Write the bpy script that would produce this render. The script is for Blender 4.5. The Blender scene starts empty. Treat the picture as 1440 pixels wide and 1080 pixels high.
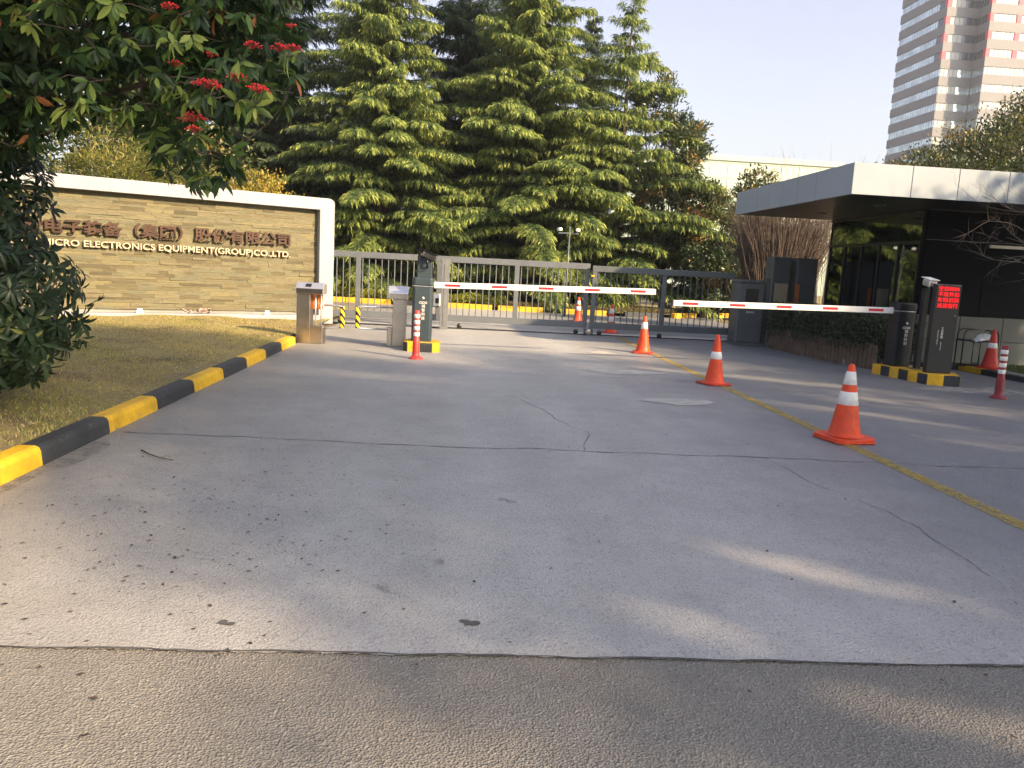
import bpy, math, random
import numpy as np
from mathutils import Vector, Matrix
R = math.radians
rng = np.random.default_rng(7)
random.seed(7)
sc = bpy.context.scene
COL = sc.collection

# ------------------------------------------------------------------ camera
def setup_camera():
    yaw, pitch, roll, h, f = R(4.0), R(8.3), R(3.0), 1.5, 1123.0
    F = Vector((math.sin(yaw)*math.cos(pitch), math.cos(yaw)*math.cos(pitch), -math.sin(pitch)))
    r0 = Vector((math.cos(yaw), -math.sin(yaw), 0)); u0 = r0.cross(F)
    rt = r0*math.cos(roll) + u0*math.sin(roll); up = u0*math.cos(roll) - r0*math.sin(roll)
    cd = bpy.data.cameras.new('camera'); cam = bpy.data.objects.new('camera', cd); COL.objects.link(cam)
    cd.sensor_width = 36; cd.lens = f/1440*36; cd.clip_start = 0.05; cd.clip_end = 3000
    m = Matrix((rt, up, -F)).transposed().to_4x4(); m.translation = Vector((0, 0, h))
    cam.matrix_world = m
    sc.camera = cam
setup_camera()

# ------------------------------------------------------------------ light
SUN_EL = R(28); SUN_DIR = Vector((.78, -.62, 0)).normalized()
def setup_light():
    w = bpy.data.worlds.new('World'); sc.world = w; w.use_nodes = True
    nt = w.node_tree; bg = nt.nodes['Background']
    sky = nt.nodes.new('ShaderNodeTexSky'); sky.sky_type = 'NISHITA'; sky.sun_disc = False
    sky.sun_elevation = SUN_EL; sky.sun_rotation = math.atan2(SUN_DIR.x, SUN_DIR.y)
    sky.dust_density = 3.5; sky.air_density = 1.0; sky.ozone_density = 1.0; sky.altitude = 0
    hs = nt.nodes.new('ShaderNodeHueSaturation'); hs.inputs['Saturation'].default_value = .6; hs.inputs['Hue'].default_value = .53; hs.inputs['Value'].default_value = 1.0   # thin winter haze takes the blue out of the sky
    nt.links.new(sky.outputs[0], hs.inputs['Color']); nt.links.new(hs.outputs[0], bg.inputs[0]); bg.inputs[1].default_value = 0.087
    l = bpy.data.lights.new('sun', 'SUN'); l.energy = 4.1; l.angle = R(1.3); l.color = (1, .72, .42)
    o = bpy.data.objects.new('sun', l); COL.objects.link(o)
    d = Vector((SUN_DIR.x*math.cos(SUN_EL), SUN_DIR.y*math.cos(SUN_EL), math.sin(SUN_EL)))
    o.rotation_euler = d.to_track_quat('Z', 'Y').to_euler(); o.location = (15, -15, 20)
    sc.view_settings.view_transform = 'Standard'; sc.view_settings.look = 'None'
    sc.view_settings.gamma = 1; sc.view_settings.exposure = 1.83
setup_light()

# ------------------------------------------------------------------ materials
def nodes(m):
    m.use_nodes = True
    nt = m.node_tree
    return nt, nt.nodes['Principled BSDF']
def mat(name, col, rough=.6, metal=0, var=.15, scale=8, bump=0, bscale=None, spec=.5, emit=None, estr=1, coat=0, detail=5):
    """principled with two-scale noise in colour and roughness plus optional bump"""
    m = bpy.data.materials.new(name); nt, p = nodes(m)
    tc = nt.nodes.new('ShaderNodeTexCoord')
    p.inputs['Roughness'].default_value = rough; p.inputs['Metallic'].default_value = metal
    p.inputs['Specular IOR Level'].default_value = spec
    p.inputs['Coat Weight'].default_value = coat
    if var > 0:
        n = nt.nodes.new('ShaderNodeTexNoise'); n.inputs['Scale'].default_value = scale; n.inputs['Detail'].default_value = detail
        n.inputs['Roughness'].default_value = .65
        nt.links.new(tc.outputs['Object'], n.inputs['Vector'])
        cr = nt.nodes.new('ShaderNodeValToRGB')
        cr.color_ramp.elements[0].position = .3; cr.color_ramp.elements[1].position = .7
        cr.color_ramp.elements[0].color = [c*(1-var) for c in col[:3]]+[1]
        cr.color_ramp.elements[1].color = [min(1, c*(1+var)) for c in col[:3]]+[1]
        nt.links.new(n.outputs['Fac'], cr.inputs[0]); nt.links.new(cr.outputs[0], p.inputs['Base Color'])
        mr = nt.nodes.new('ShaderNodeMapRange'); mr.inputs['To Min'].default_value = rough*.8; mr.inputs['To Max'].default_value = min(1, rough*1.25)
        nt.links.new(n.outputs['Fac'], mr.inputs['Value']); nt.links.new(mr.outputs[0], p.inputs['Roughness'])
    else:
        p.inputs['Base Color'].default_value = (*col[:3], 1)
    if bump:
        b = nt.nodes.new('ShaderNodeBump'); b.inputs['Distance'].default_value = bump
        n2 = nt.nodes.new('ShaderNodeTexNoise'); n2.inputs['Scale'].default_value = bscale or scale*6; n2.inputs['Detail'].default_value = 4
        nt.links.new(tc.outputs['Object'], n2.inputs['Vector']); nt.links.new(n2.outputs['Fac'], b.inputs['Height'])
        nt.links.new(b.outputs[0], p.inputs['Normal'])
    if emit:
        p.inputs['Emission Color'].default_value = (*emit, 1); p.inputs['Emission Strength'].default_value = estr
    return m
def leafmat(name, cols, rough=.45, trans=.25, spec=.5):
    """colour picked per leaf from the face attribute rnd; thin leaves let some light through"""
    m = bpy.data.materials.new(name); nt, p = nodes(m)
    at = nt.nodes.new('ShaderNodeAttribute'); at.attribute_name = 'rnd'
    cr = nt.nodes.new('ShaderNodeValToRGB'); e = cr.color_ramp.elements
    while len(e) < len(cols): e.new(.5)
    for i, (pos, c) in enumerate(cols):
        e[i].position = pos; e[i].color = (*c, 1)
    nt.links.new(at.outputs['Fac'], cr.inputs[0]); nt.links.new(cr.outputs[0], p.inputs['Base Color'])
    p.inputs['Roughness'].default_value = rough; p.inputs['Specular IOR Level'].default_value = spec
    tr = nt.nodes.new('ShaderNodeBsdfTranslucent'); mx = nt.nodes.new('ShaderNodeMixShader'); mx.inputs[0].default_value = trans
    hs = nt.nodes.new('ShaderNodeHueSaturation'); hs.inputs['Value'].default_value = 1.6; hs.inputs['Hue'].default_value = .49
    nt.links.new(cr.outputs[0], hs.inputs['Color']); nt.links.new(hs.outputs[0], tr.inputs[0])
    nt.links.new(p.outputs[0], mx.inputs[1]); nt.links.new(tr.outputs[0], mx.inputs[2])
    nt.links.new(mx.outputs[0], nt.nodes['Material Output'].inputs[0])
    return m
def glassmat(name, tint, rough=.03, mixt=.5, ior=1.5):
    m = bpy.data.materials.new(name); nt, p = nodes(m)
    p.inputs['Base Color'].default_value = (*tint, 1); p.inputs['Roughness'].default_value = rough; p.inputs['Specular IOR Level'].default_value = .9
    p.inputs['IOR'].default_value = ior; p.inputs['Coat Weight'].default_value = .3; p.inputs['Coat Roughness'].default_value = .02
    t = nt.nodes.new('ShaderNodeBsdfTransparent'); t.inputs[0].default_value = (.35, .42, .42, 1)
    mx = nt.nodes.new('ShaderNodeMixShader'); mx.inputs[0].default_value = mixt
    g = nt.nodes.new('ShaderNodeBsdfGlossy'); g.inputs['Roughness'].default_value = .015; g.inputs[0].default_value = (.5, .58, .6, 1)
    fr = nt.nodes.new('ShaderNodeFresnel'); fr.inputs[0].default_value = 1.7
    nt.links.new(p.outputs[0], mx.inputs[1]); nt.links.new(t.outputs[0], mx.inputs[2])
    m2 = nt.nodes.new('ShaderNodeMixShader')
    nt.links.new(fr.outputs[0], m2.inputs[0]); nt.links.new(mx.outputs[0], m2.inputs[1]); nt.links.new(g.outputs[0], m2.inputs[2])
    nt.links.new(m2.outputs[0], nt.nodes['Material Output'].inputs[0])
    return m

# ------------------------------------------------------------------ mesh helpers
def fastmesh(name, V, faces, attrs=None, smooth=False, mats=(), mi=None):
    """V (n,3); faces = list of (m,k) int arrays"""
    me = bpy.data.meshes.new(name)
    V = np.asarray(V, np.float32)
    me.vertices.add(len(V)); me.vertices.foreach_set('co', V.ravel())
    loops = np.concatenate([f.ravel() for f in faces]).astype(np.int32)
    sizes = np.concatenate([np.full(len(f), f.shape[1]) for f in faces]).astype(np.int32)
    starts = np.concatenate([[0], np.cumsum(sizes)[:-1]]).astype(np.int32)
    me.loops.add(len(loops)); me.loops.foreach_set('vertex_index', loops)
    me.polygons.add(len(sizes)); me.polygons.foreach_set('loop_start', starts)
    if smooth: me.polygons.foreach_set('use_smooth', np.ones(len(sizes), bool))
    if mi is not None: me.polygons.foreach_set('material_index', np.asarray(mi, np.int32))
    for m in mats: me.materials.append(m)
    if attrs is not None:
        a = me.attributes.new('rnd', 'FLOAT', 'FACE'); a.data.foreach_set('value', np.asarray(attrs, np.float32))
    me.update(calc_edges=True); me.validate()
    return me
def link(name, me, parent=None, loc=(0, 0, 0), rot=(0, 0, 0)):
    o = bpy.data.objects.new(name, me); COL.objects.link(o); o.location = loc; o.rotation_euler = rot
    if parent: o.parent = parent
    return o
def tag(o, label=None, cat=None, group=None, kind=None):
    if label: o['label'] = label
    if cat: o['category'] = cat
    if group: o['group'] = group
    if kind: o['kind'] = kind
    return o
def thing(name, label, cat, loc=(0, 0, 0), rz=0, group=None):
    o = bpy.data.objects.new(name, None); COL.objects.link(o); o.location = loc; o.rotation_euler = (0, 0, rz)
    o.empty_display_size = .2
    return tag(o, label, cat, group)
def dup(root, loc, rz=0, label=None):
    r = root.copy(); COL.objects.link(r); r.location = loc; r.rotation_euler = (0, 0, rz)
    if label: r['label'] = label
    for ch in list(root.children):
        c = ch.copy(); COL.objects.link(c); c.parent = r
        for g in list(ch.children):
            d = g.copy(); COL.objects.link(d); d.parent = c
    return r

class MB:
    def __init__(s): s.v = []; s.f = []; s.m = []; s.s = []; s.r = []
    def _add(s, vs, fs, mi=0, sm=False, r=0):
        b = len(s.v); s.v += [tuple(v) for v in vs]
        for f in fs: s.f.append(tuple(b+i for i in f)); s.m.append(mi); s.s.append(sm); s.r.append(r)
        return s
    def box(s, c, d, rz=0, mi=0, rx=0, ry=0, r=0):
        cx, cy, cz = c; hx, hy, hz = d[0]/2, d[1]/2, d[2]/2
        M = Matrix.Rotation(rz, 3, 'Z') @ Matrix.Rotation(ry, 3, 'Y') @ Matrix.Rotation(rx, 3, 'X')
        vs = [M @ Vector((x*hx, y*hy, z*hz)) + Vector(c) for z in (-1, 1) for x, y in ((-1, -1), (1, -1), (1, 1), (-1, 1))]
        return s._add(vs, [(0, 3, 2, 1), (4, 5, 6, 7), (0, 1, 5, 4), (1, 2, 6, 5), (2, 3, 7, 6), (3, 0, 4, 7)], mi, r=r)
    def b2(s, x0, x1, y0, y1, z0, z1, mi=0, r=0):
        return s.box(((x0+x1)/2, (y0+y1)/2, (z0+z1)/2), (x1-x0, y1-y0, z1-z0), mi=mi, r=r)
    def tube(s, pts, rad, n=8, mi=0, caps=True):
        pts = [Vector(p) for p in pts]
        if not hasattr(rad, '__len__'): rad = [rad]*len(pts)
        vs = []; up = None
        for i, p in enumerate(pts):
            t = (pts[min(i+1, len(pts)-1)] - pts[max(i-1, 0)])
            t = t.normalized() if t.length > 1e-9 else Vector((0, 0, 1))
            if up is None: up = t.orthogonal().normalized()
            up = (up - t*up.dot(t)); up = up.normalized() if up.length > 1e-6 else t.orthogonal().normalized()
            w = t.cross(up)
            for k in range(n):
                a = 2*math.pi*k/n; vs.append(p + (up*math.cos(a)+w*math.sin(a))*rad[i])
        fs = [(i*n+k, i*n+(k+1) % n, (i+1)*n+(k+1) % n, (i+1)*n+k) for i in range(len(pts)-1) for k in range(n)]
        s._add(vs, fs, mi, True)
        if caps:
            b = len(s.v)-len(vs)
            s.f.append(tuple(b+k for k in reversed(range(n)))); s.m.append(mi); s.s.append(False); s.r.append(0)
            s.f.append(tuple(b+(len(pts)-1)*n+k for k in range(n))); s.m.append(mi); s.s.append(False); s.r.append(0)
        return s
    def lathe(s, prof, n=24, c=(0, 0, 0), mi=0, mis=None, sm=True):
        vs = [(c[0]+r*math.cos(2*math.pi*k/n), c[1]+r*math.sin(2*math.pi*k/n), c[2]+z) for r, z in prof for k in range(n)]
        for i in range(len(prof)-1):
            pass
        b = len(s.v); s.v += vs
        for i in range(len(prof)-1):
            for k in range(n):
                s.f.append((b+i*n+k, b+i*n+(k+1) % n, b+(i+1)*n+(k+1) % n, b+(i+1)*n+k)); s.m.append(mis[i] if mis else mi); s.s.append(sm); s.r.append(0)
        return s
    def prism(s, poly, z0, z1, mi=0, mside=None):
        n = len(poly); vs = [(x, y, z0) for x, y in poly]+[(x, y, z1) for x, y in poly]
        s._add(vs, [tuple(reversed(range(n))), tuple(range(n, 2*n))], mi)
        b = len(s.v)-2*n
        for i in range(n):
            j = (i+1) % n
            s.f.append((b+i, b+j, b+n+j, b+n+i)); s.m.append(mside[i] if mside else mi); s.s.append(False); s.r.append(0)
        return s
    def prof_x(s, poly, x0, x1, mi=0):
        """extrude a (y,z) outline along x"""
        n = len(poly); vs = [(x0, y, z) for y, z in poly]+[(x1, y, z) for y, z in poly]
        return s._add(vs, [tuple(range(n)), tuple(reversed(range(n, 2*n)))]+[(i, n+i, n+(i+1) % n, (i+1) % n) for i in range(n)], mi)
    def mesh(s, name, mats):
        me = bpy.data.meshes.new(name); me.from_pydata(s.v, [], s.f)
        for m in (mats if isinstance(mats, (list, tuple)) else [mats]): me.materials.append(m)
        me.polygons.foreach_set('material_index', s.m); me.polygons.foreach_set('use_smooth', s.s)
        a = me.attributes.new('rnd', 'FLOAT', 'FACE'); a.data.foreach_set('value', s.r)
        me.update(); return me
    def build(s, name, mats, parent=None, bev=0, loc=(0, 0, 0), rot=(0, 0, 0)):
        o = link(name, s.mesh(name, mats), parent, loc, rot)
        if bev:
            b = o.modifiers.new('bevel', 'BEVEL'); b.width = bev; b.segments = 2; b.limit_method = 'ANGLE'; b.angle_limit = R(40)
        return o

def textmesh(name, body, size, ext=.002, bold=0, align='CENTER', fit=None, spacing=1.0):
    cu = bpy.data.curves.new(name, 'FONT'); cu.body = body; cu.size = size; cu.extrude = ext; cu.offset = bold
    cu.align_x = align; cu.align_y = 'CENTER'; cu.space_character = spacing; cu.resolution_u = 3
    o = bpy.data.objects.new(name, cu); COL.objects.link(o)
    dg = bpy.context.evaluated_depsgraph_get(); dg.update()
    me = bpy.data.meshes.new_from_object(o.evaluated_get(dg)); me.name = name
    bpy.data.objects.remove(o); bpy.data.curves.remove(cu)
    n = len(me.vertices); co = np.empty(n*3, np.float32); me.vertices.foreach_get('co', co); co = co.reshape(-1, 3)
    if fit:   # fit = (x0, x1, z0, z1) bounding box in the sign plane
        lo, hi = co.min(0), co.max(0)
        if fit[0] is not None: co[:, 0] = (co[:, 0]-lo[0])/(hi[0]-lo[0])*(fit[1]-fit[0])+fit[0]
        co[:, 1] = (co[:, 1]-lo[1])/(hi[1]-lo[1])*(fit[3]-fit[2])+fit[2]
        me.vertices.foreach_set('co', co.ravel())
    me.materials.clear()
    return me
def textobj(name, body, size, m, parent, loc, rz=0, **k):
    """upright text, read from -Y of its own frame"""
    me = textmesh(name, body, size, **k); me.materials.append(m)
    o = link(name, me, parent, loc, (R(90), 0, rz)); return o

# ------------------------------------------------------------------ foliage helpers
def unit(a): return a/np.maximum(np.linalg.norm(a, axis=-1, keepdims=True), 1e-9)
def leaves(P, D, N, L, W, droop=.25, fold=.25):
    """curved folded leaves: 8 verts, 6 faces each. P base, D direction, N face normal, L length, W width (arrays)"""
    P = np.asarray(P, float); n = len(P); D = unit(D); S = unit(np.cross(D, N)); N = np.cross(S, D)
    L = np.broadcast_to(L, n)[:, None]; W = np.broadcast_to(W, n)[:, None]
    def pt(t, s, w): return P + D*L*t + S*W*s*w + N*(abs(s)*fold*W*w - droop*L*t*t)
    V = np.stack([pt(0, 0, 0), pt(.38, -.5, .95), pt(.38, 0, 0), pt(.38, .5, .95), pt(.72, -.5, .8), pt(.72, 0, 0), pt(.72, .5, .8), pt(1, 0, 0)], 1).reshape(-1, 3)
    b = (np.arange(n)*8)[:, None]
    T = np.concatenate([b+[0, 2, 1], b+[0, 3, 2], b+[4, 5, 7], b+[5, 6, 7]]); Q = np.concatenate([b+[1, 2, 5, 4], b+[2, 3, 6, 5]])
    return V, T, Q, n
def leaf_mesh(name, P, D, N, L, W, m, rnd=None, **k):
    V, T, Q, n = leaves(P, D, N, L, W, **k)
    if rnd is None: rnd = rng.random(n)
    return fastmesh(name, V, [T, Q], attrs=np.concatenate([rnd]*4+[rnd]*2), mats=[m], smooth=True)
def diamonds(name, P, D, N, L, W, m, rnd=None):
    """cheap far leaves: one bent quad pair"""
    n = len(P); D = unit(D); S = unit(np.cross(D, N)); N = np.cross(S, D)
    L = np.broadcast_to(L, n)[:, None]; W = np.broadcast_to(W, n)[:, None]
    V = np.stack([P, P+D*L*.45+S*W*.5+N*W*.15, P+D*L-N*L*.12, P+D*L*.45-S*W*.5+N*W*.15], 1).reshape(-1, 3)
    b = (np.arange(n)*4)[:, None]
    if rnd is None: rnd = rng.random(n)
    return fastmesh(name, V, [np.concatenate([b+[0, 1, 2], b+[0, 2, 3]])], attrs=np.concatenate([rnd, rnd]), mats=[m])
def rand_dir(n):
    return unit(rng.normal(size=(n, 3)))
def in_ellipsoids(ells, n, shell=.0):
    """points in a union of ellipsoids, biased to the outside by shell"""
    vol = np.array([e[1][0]*e[1][1]*e[1][2] for e in ells]); c = rng.choice(len(ells), n, p=vol/vol.sum())
    C = np.array([e[0] for e in ells])[c]; A = np.array([e[1] for e in ells])[c]
    r = rng.random(n)**(1/3); r = shell+(1-shell)*r
    return C + rand_dir(n)*A*r[:, None]
def limb_mesh(starts, ends, r0, r1, sag, mb, n=5, k=5):
    for a, b in zip(starts, ends):
        a = Vector(a); b = Vector(b); pts = []
        for i in range(k+1):
            t = i/k; p = a.lerp(b, t); p.z += sag*math.sin(math.pi*t)*(b-a).length
            if 0 < i < k: p += Vector(rng.normal(size=3))*(b-a).length*.025
            pts.append(p)
        mb.tube(pts, [r0*(1-t/k)+r1*t/k for t in range(k+1)], n=n)

# ================================================================== SETTING
def asphalt(name, c0, c1, bumpd, gscale, rough=.75, speck=.5, patch=None):
    m = bpy.data.materials.new(name); nt, p = nodes(m); L = nt.links.new
    tc = nt.nodes.new('ShaderNodeTexCoord')
    def noise(s, d=4, r=.6, vec=None):
        n = nt.nodes.new('ShaderNodeTexNoise'); n.inputs['Scale'].default_value = s; n.inputs['Detail'].default_value = d; n.inputs['Roughness'].default_value = r
        L(vec or tc.outputs['Object'], n.inputs['Vector']); return n.outputs['Fac']
    def ramp(f, p0, p1, a=(0, 0, 0, 1), b=(1, 1, 1, 1)):
        cr = nt.nodes.new('ShaderNodeValToRGB'); cr.color_ramp.elements[0].position = p0; cr.color_ramp.elements[1].position = p1
        cr.color_ramp.elements[0].color = a; cr.color_ramp.elements[1].color = b; L(f, cr.inputs[0]); return cr.outputs[0]
    def mix(f, a, b, mode='MIX'):
        mx = nt.nodes.new('ShaderNodeMix'); mx.data_type = 'RGBA'; mx.blend_type = mode
        if hasattr(f, 'type'): L(f, mx.inputs[0])
        else: mx.inputs[0].default_value = f
        for s, i in ((a, 6), (b, 7)):
            if isinstance(s, tuple): mx.inputs[i].default_value = s
            else: L(s, mx.inputs[i])
        return mx.outputs[2]
    big = ramp(noise(.35, 6, .7), .3, .7, (*c0, 1), (*c1, 1))
    mid = mix(.35, big, ramp(noise(2.3, 6, .75), .3, .7, (.6, .6, .6, 1), (1.25, 1.25, 1.25, 1)), 'MULTIPLY')
    vo = nt.nodes.new('ShaderNodeTexVoronoi'); vo.inputs['Scale'].default_value = gscale; L(tc.outputs['Object'], vo.inputs['Vector'])
    # light and dark stones of the aggregate
    st = nt.nodes.new('ShaderNodeSeparateColor'); L(vo.outputs['Color'], st.inputs[0])
    li = ramp(st.outputs[0], .86, .97); dk = ramp(st.outputs[1], .8, .95)
    c = mix(.5, mid, ramp(noise(gscale*.9, 3, .7), .32, .68, (.72, .72, .72, 1), (1.22, 1.22, 1.22, 1)), 'MULTIPLY')
    mm = nt.nodes.new('ShaderNodeMath'); mm.operation = 'MULTIPLY'; mm.inputs[1].default_value = speck; L(li, mm.inputs[0])
    c = mix(mm.outputs[0], c, (.3, .29, .27, 1))
    mm2 = nt.nodes.new('ShaderNodeMath'); mm2.operation = 'MULTIPLY'; mm2.inputs[1].default_value = .3; L(dk, mm2.inputs[0])
    c = mix(mm2.outputs[0], c, (.04, .04, .042, 1))
    if patch:   # worn oily tracks lengthwise
        mp = nt.nodes.new('ShaderNodeMapping'); mp.inputs['Scale'].default_value = (.9, .09, 1); L(tc.outputs['Object'], mp.inputs[0])
        c = mix(.4, c, ramp(noise(1.1, 4, .6, mp.outputs[0]), .35, .62, (.78, .78, .79, 1), (1.12, 1.12, 1.11, 1)), 'MULTIPLY')
    # oil spots and polished scuffs
    v2 = nt.nodes.new('ShaderNodeTexVoronoi'); v2.inputs['Scale'].default_value = 1.7; v2.inputs['Randomness'].default_value = 1
    wp = nt.nodes.new('ShaderNodeVectorMath'); wp.operation = 'ADD'; n9 = nt.nodes.new('ShaderNodeTexNoise'); n9.inputs['Scale'].default_value = 9; n9.inputs['Detail'].default_value = 4
    L(tc.outputs['Object'], n9.inputs[0]); sc9 = nt.nodes.new('ShaderNodeVectorMath'); sc9.operation = 'SCALE'; sc9.inputs['Scale'].default_value = .16; L(n9.outputs['Color'], sc9.inputs[0])
    L(tc.outputs['Object'], wp.inputs[0]); L(sc9.outputs[0], wp.inputs[1]); L(wp.outputs[0], v2.inputs['Vector'])
    sp = ramp(v2.outputs['Distance'], .05, .14, (1, 1, 1, 1), (0, 0, 0, 1)); s3 = nt.nodes.new('ShaderNodeSeparateColor'); L(v2.outputs['Color'], s3.inputs[0])
    pick = ramp(s3.outputs[2], .55, .95); q = nt.nodes.new('ShaderNodeMath'); q.operation = 'MULTIPLY'; L(sp, q.inputs[0]); L(pick, q.inputs[1])
    q2 = nt.nodes.new('ShaderNodeMath'); q2.operation = 'MULTIPLY'; q2.inputs[1].default_value = .5; L(q.outputs[0], q2.inputs[0]); c = mix(q2.outputs[0], c, (.055, .055, .058, 1))
    if patch:   # paler middle, darker past the yellow line; kerb strip's tan paints in warm sunlight
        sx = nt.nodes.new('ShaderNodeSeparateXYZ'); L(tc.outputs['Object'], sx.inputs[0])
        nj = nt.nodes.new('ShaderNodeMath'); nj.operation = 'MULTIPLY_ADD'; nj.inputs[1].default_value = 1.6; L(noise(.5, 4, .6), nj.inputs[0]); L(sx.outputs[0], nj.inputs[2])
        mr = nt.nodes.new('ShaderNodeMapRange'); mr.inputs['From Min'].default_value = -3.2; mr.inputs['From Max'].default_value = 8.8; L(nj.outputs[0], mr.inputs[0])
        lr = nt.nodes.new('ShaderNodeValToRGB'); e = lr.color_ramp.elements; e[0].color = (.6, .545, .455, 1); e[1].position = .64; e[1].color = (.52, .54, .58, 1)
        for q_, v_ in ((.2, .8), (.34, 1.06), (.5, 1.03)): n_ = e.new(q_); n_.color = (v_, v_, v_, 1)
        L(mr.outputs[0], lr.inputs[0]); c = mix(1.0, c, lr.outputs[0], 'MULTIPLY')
    L(c, p.inputs['Base Color']); p.inputs['Specular IOR Level'].default_value = .5
    rr_ = nt.nodes.new('ShaderNodeMapRange'); rr_.inputs['To Min'].default_value = rough-.1; rr_.inputs['To Max'].default_value = rough+.18; L(noise(1.3, 5, .7), rr_.inputs[0]); L(rr_.outputs[0], p.inputs['Roughness'])
    b = nt.nodes.new('ShaderNodeBump'); b.inputs['Distance'].default_value = bumpd; b.inputs['Strength'].default_value = .9
    h = nt.nodes.new('ShaderNodeMath'); h.operation = 'ADD'; L(vo.outputs['Distance'], h.inputs[0]); L(noise(gscale*.55, 4, .7), h.inputs[1])
    L(h.outputs[0], b.inputs['Height']); L(b.outputs[0], p.inputs['Normal'])
    return m
M = {}
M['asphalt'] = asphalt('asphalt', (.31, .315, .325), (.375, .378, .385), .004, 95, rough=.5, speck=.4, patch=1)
M['asphalt_old'] = asphalt('asphalt_old', (.17, .165, .157), (.212, .203, .19), .009, 105, rough=.85, speck=.4)
M['soil'] = mat('soil', (.13, .1, .062), .95, var=.4, scale=1.5, bump=.03, bscale=30)
M['concrete'] = mat('concrete', (.42, .41, .39), .85, var=.18, scale=3, bump=.003, bscale=60)
M['concrete_grey'] = mat('concrete_grey', (.23, .23, .225), .85, var=.2, scale=2, bump=.003, bscale=60)
M['tar'] = mat('tar', (.07, .07, .072), .8, var=.3, scale=20)
M['yellow_paint'] = mat('yellow_paint', (.62, .37, .014), .65, var=.3, scale=5, bump=.003, bscale=90)
M['black_paint'] = mat('black_paint', (.022, .026, .033), .55, var=.35, scale=7, bump=.003, bscale=90)
def paint(name, col, under=(.2, .195, .185), thr=.66):
    # brushed road paint, chipped through to the concrete in small spots
    m = mat(name, col, .65, var=.25, scale=5, bump=.003, bscale=90); nt = m.node_tree; p = nt.nodes['Principled BSDF']; L = nt.links.new
    src = p.inputs['Base Color'].links[0].from_socket; tc = nt.nodes.new('ShaderNodeTexCoord'); n = nt.nodes.new('ShaderNodeTexNoise')
    n.inputs['Scale'].default_value = 22; n.inputs['Detail'].default_value = 8; n.inputs['Roughness'].default_value = .75; L(tc.outputs['Object'], n.inputs[0])
    n2 = nt.nodes.new('ShaderNodeTexNoise'); n2.inputs['Scale'].default_value = 2.2; L(tc.outputs['Object'], n2.inputs[0])
    ad = nt.nodes.new('ShaderNodeMath'); ad.operation = 'MULTIPLY_ADD'; ad.inputs[1].default_value = .35; L(n2.outputs['Fac'], ad.inputs[0]); L(n.outputs['Fac'], ad.inputs[2])
    cr = nt.nodes.new('ShaderNodeValToRGB'); cr.color_ramp.elements[0].position = thr+.12; cr.color_ramp.elements[1].position = thr+.16; L(ad.outputs[0], cr.inputs[0])
    mx = nt.nodes.new('ShaderNodeMix'); mx.data_type = 'RGBA'; L(cr.outputs[0], mx.inputs[0]); L(src, mx.inputs[6]); mx.inputs[7].default_value = (*under, 1); L(mx.outputs[2], p.inputs['Base Color']); return m
M['yellow_paint'] = paint('yellow_paint', (.62, .37, .014)); M['black_paint'] = paint('black_paint', (.022, .026, .033), (.12, .12, .115), .68)
M['steel'] = mat('steel', (.42, .385, .345), .36, 1, var=.12, scale=5)
M['steel_light'] = mat('steel_light', (.72, .73, .76), .3, .85, var=.06, scale=5)
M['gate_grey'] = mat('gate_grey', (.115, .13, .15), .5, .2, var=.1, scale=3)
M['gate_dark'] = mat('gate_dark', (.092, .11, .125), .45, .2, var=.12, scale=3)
M['box_blue'] = mat('box_blue', (.042, .062, .078), .38, .25, var=.1, scale=4)
M['box_black'] = mat('box_black', (.016, .019, .027), .35, .3, var=.1, scale=4)
M['white_plastic'] = mat('white_plastic', (.78, .78, .78), .45, var=.05, scale=5)
M['red_refl'] = mat('red_refl', (.62, .02, .035), .4, var=.1, scale=30)
M['orange'] = mat('orange_rubber', (.68, .06, .012), .5, var=.22, scale=5, bump=.003, bscale=30)
M['dark_orange'] = mat('dark_orange', (.45, .03, .015), .6, var=.15, scale=9)
M['refl_white'] = mat('refl_white', (.72, .73, .72), .45, var=.1, scale=25)
M['black'] = mat('black', (.012, .013, .015), .4, var=.2, scale=10)
M['letter_white'] = mat('letter_white', (.75, .75, .75), .5, var=0)
M['frame_stone'] = mat('frame_stone', (.265, .28, .315), .6, var=.08, scale=1.3, bump=.001, bscale=80)
M['bark'] = mat('bark', (.085, .065, .05), .95, var=.35, scale=6, bump=.02, bscale=18)
M['bark_grey'] = mat('bark_grey', (.15, .13, .11), .95, var=.3, scale=8, bump=.01, bscale=25)

def sheet(name, x0, x1, y0, y1, z, m, nx=1, ny=1, edge=None, label=None, kind='structure'):
    xs = np.linspace(x0, x1, nx+1); ys = np.linspace(y0, y1, ny+1)
    X, Y = np.meshgrid(xs, ys); Z = np.full_like(X, z) if not callable(z) else z(X, Y)
    V = np.stack([X, Y, Z], -1).reshape(-1, 3)
    i, j = np.meshgrid(np.arange(nx), np.arange(ny)); a = (j*(nx+1)+i).ravel()
    F = np.stack([a, a+1, a+nx+2, a+nx+1], 1)
    o = link(name, fastmesh(name, V, [F], mats=[m], smooth=True)); tag(o, kind=kind); return o

def polyslab(name, pts, z, m):
    me = bpy.data.meshes.new(name); me.from_pydata([(x, y, z) for x, y in pts], [], [tuple(range(len(pts)))]); me.materials.append(m)
    o = link(name, me); tag(o, kind='structure'); return o

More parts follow.
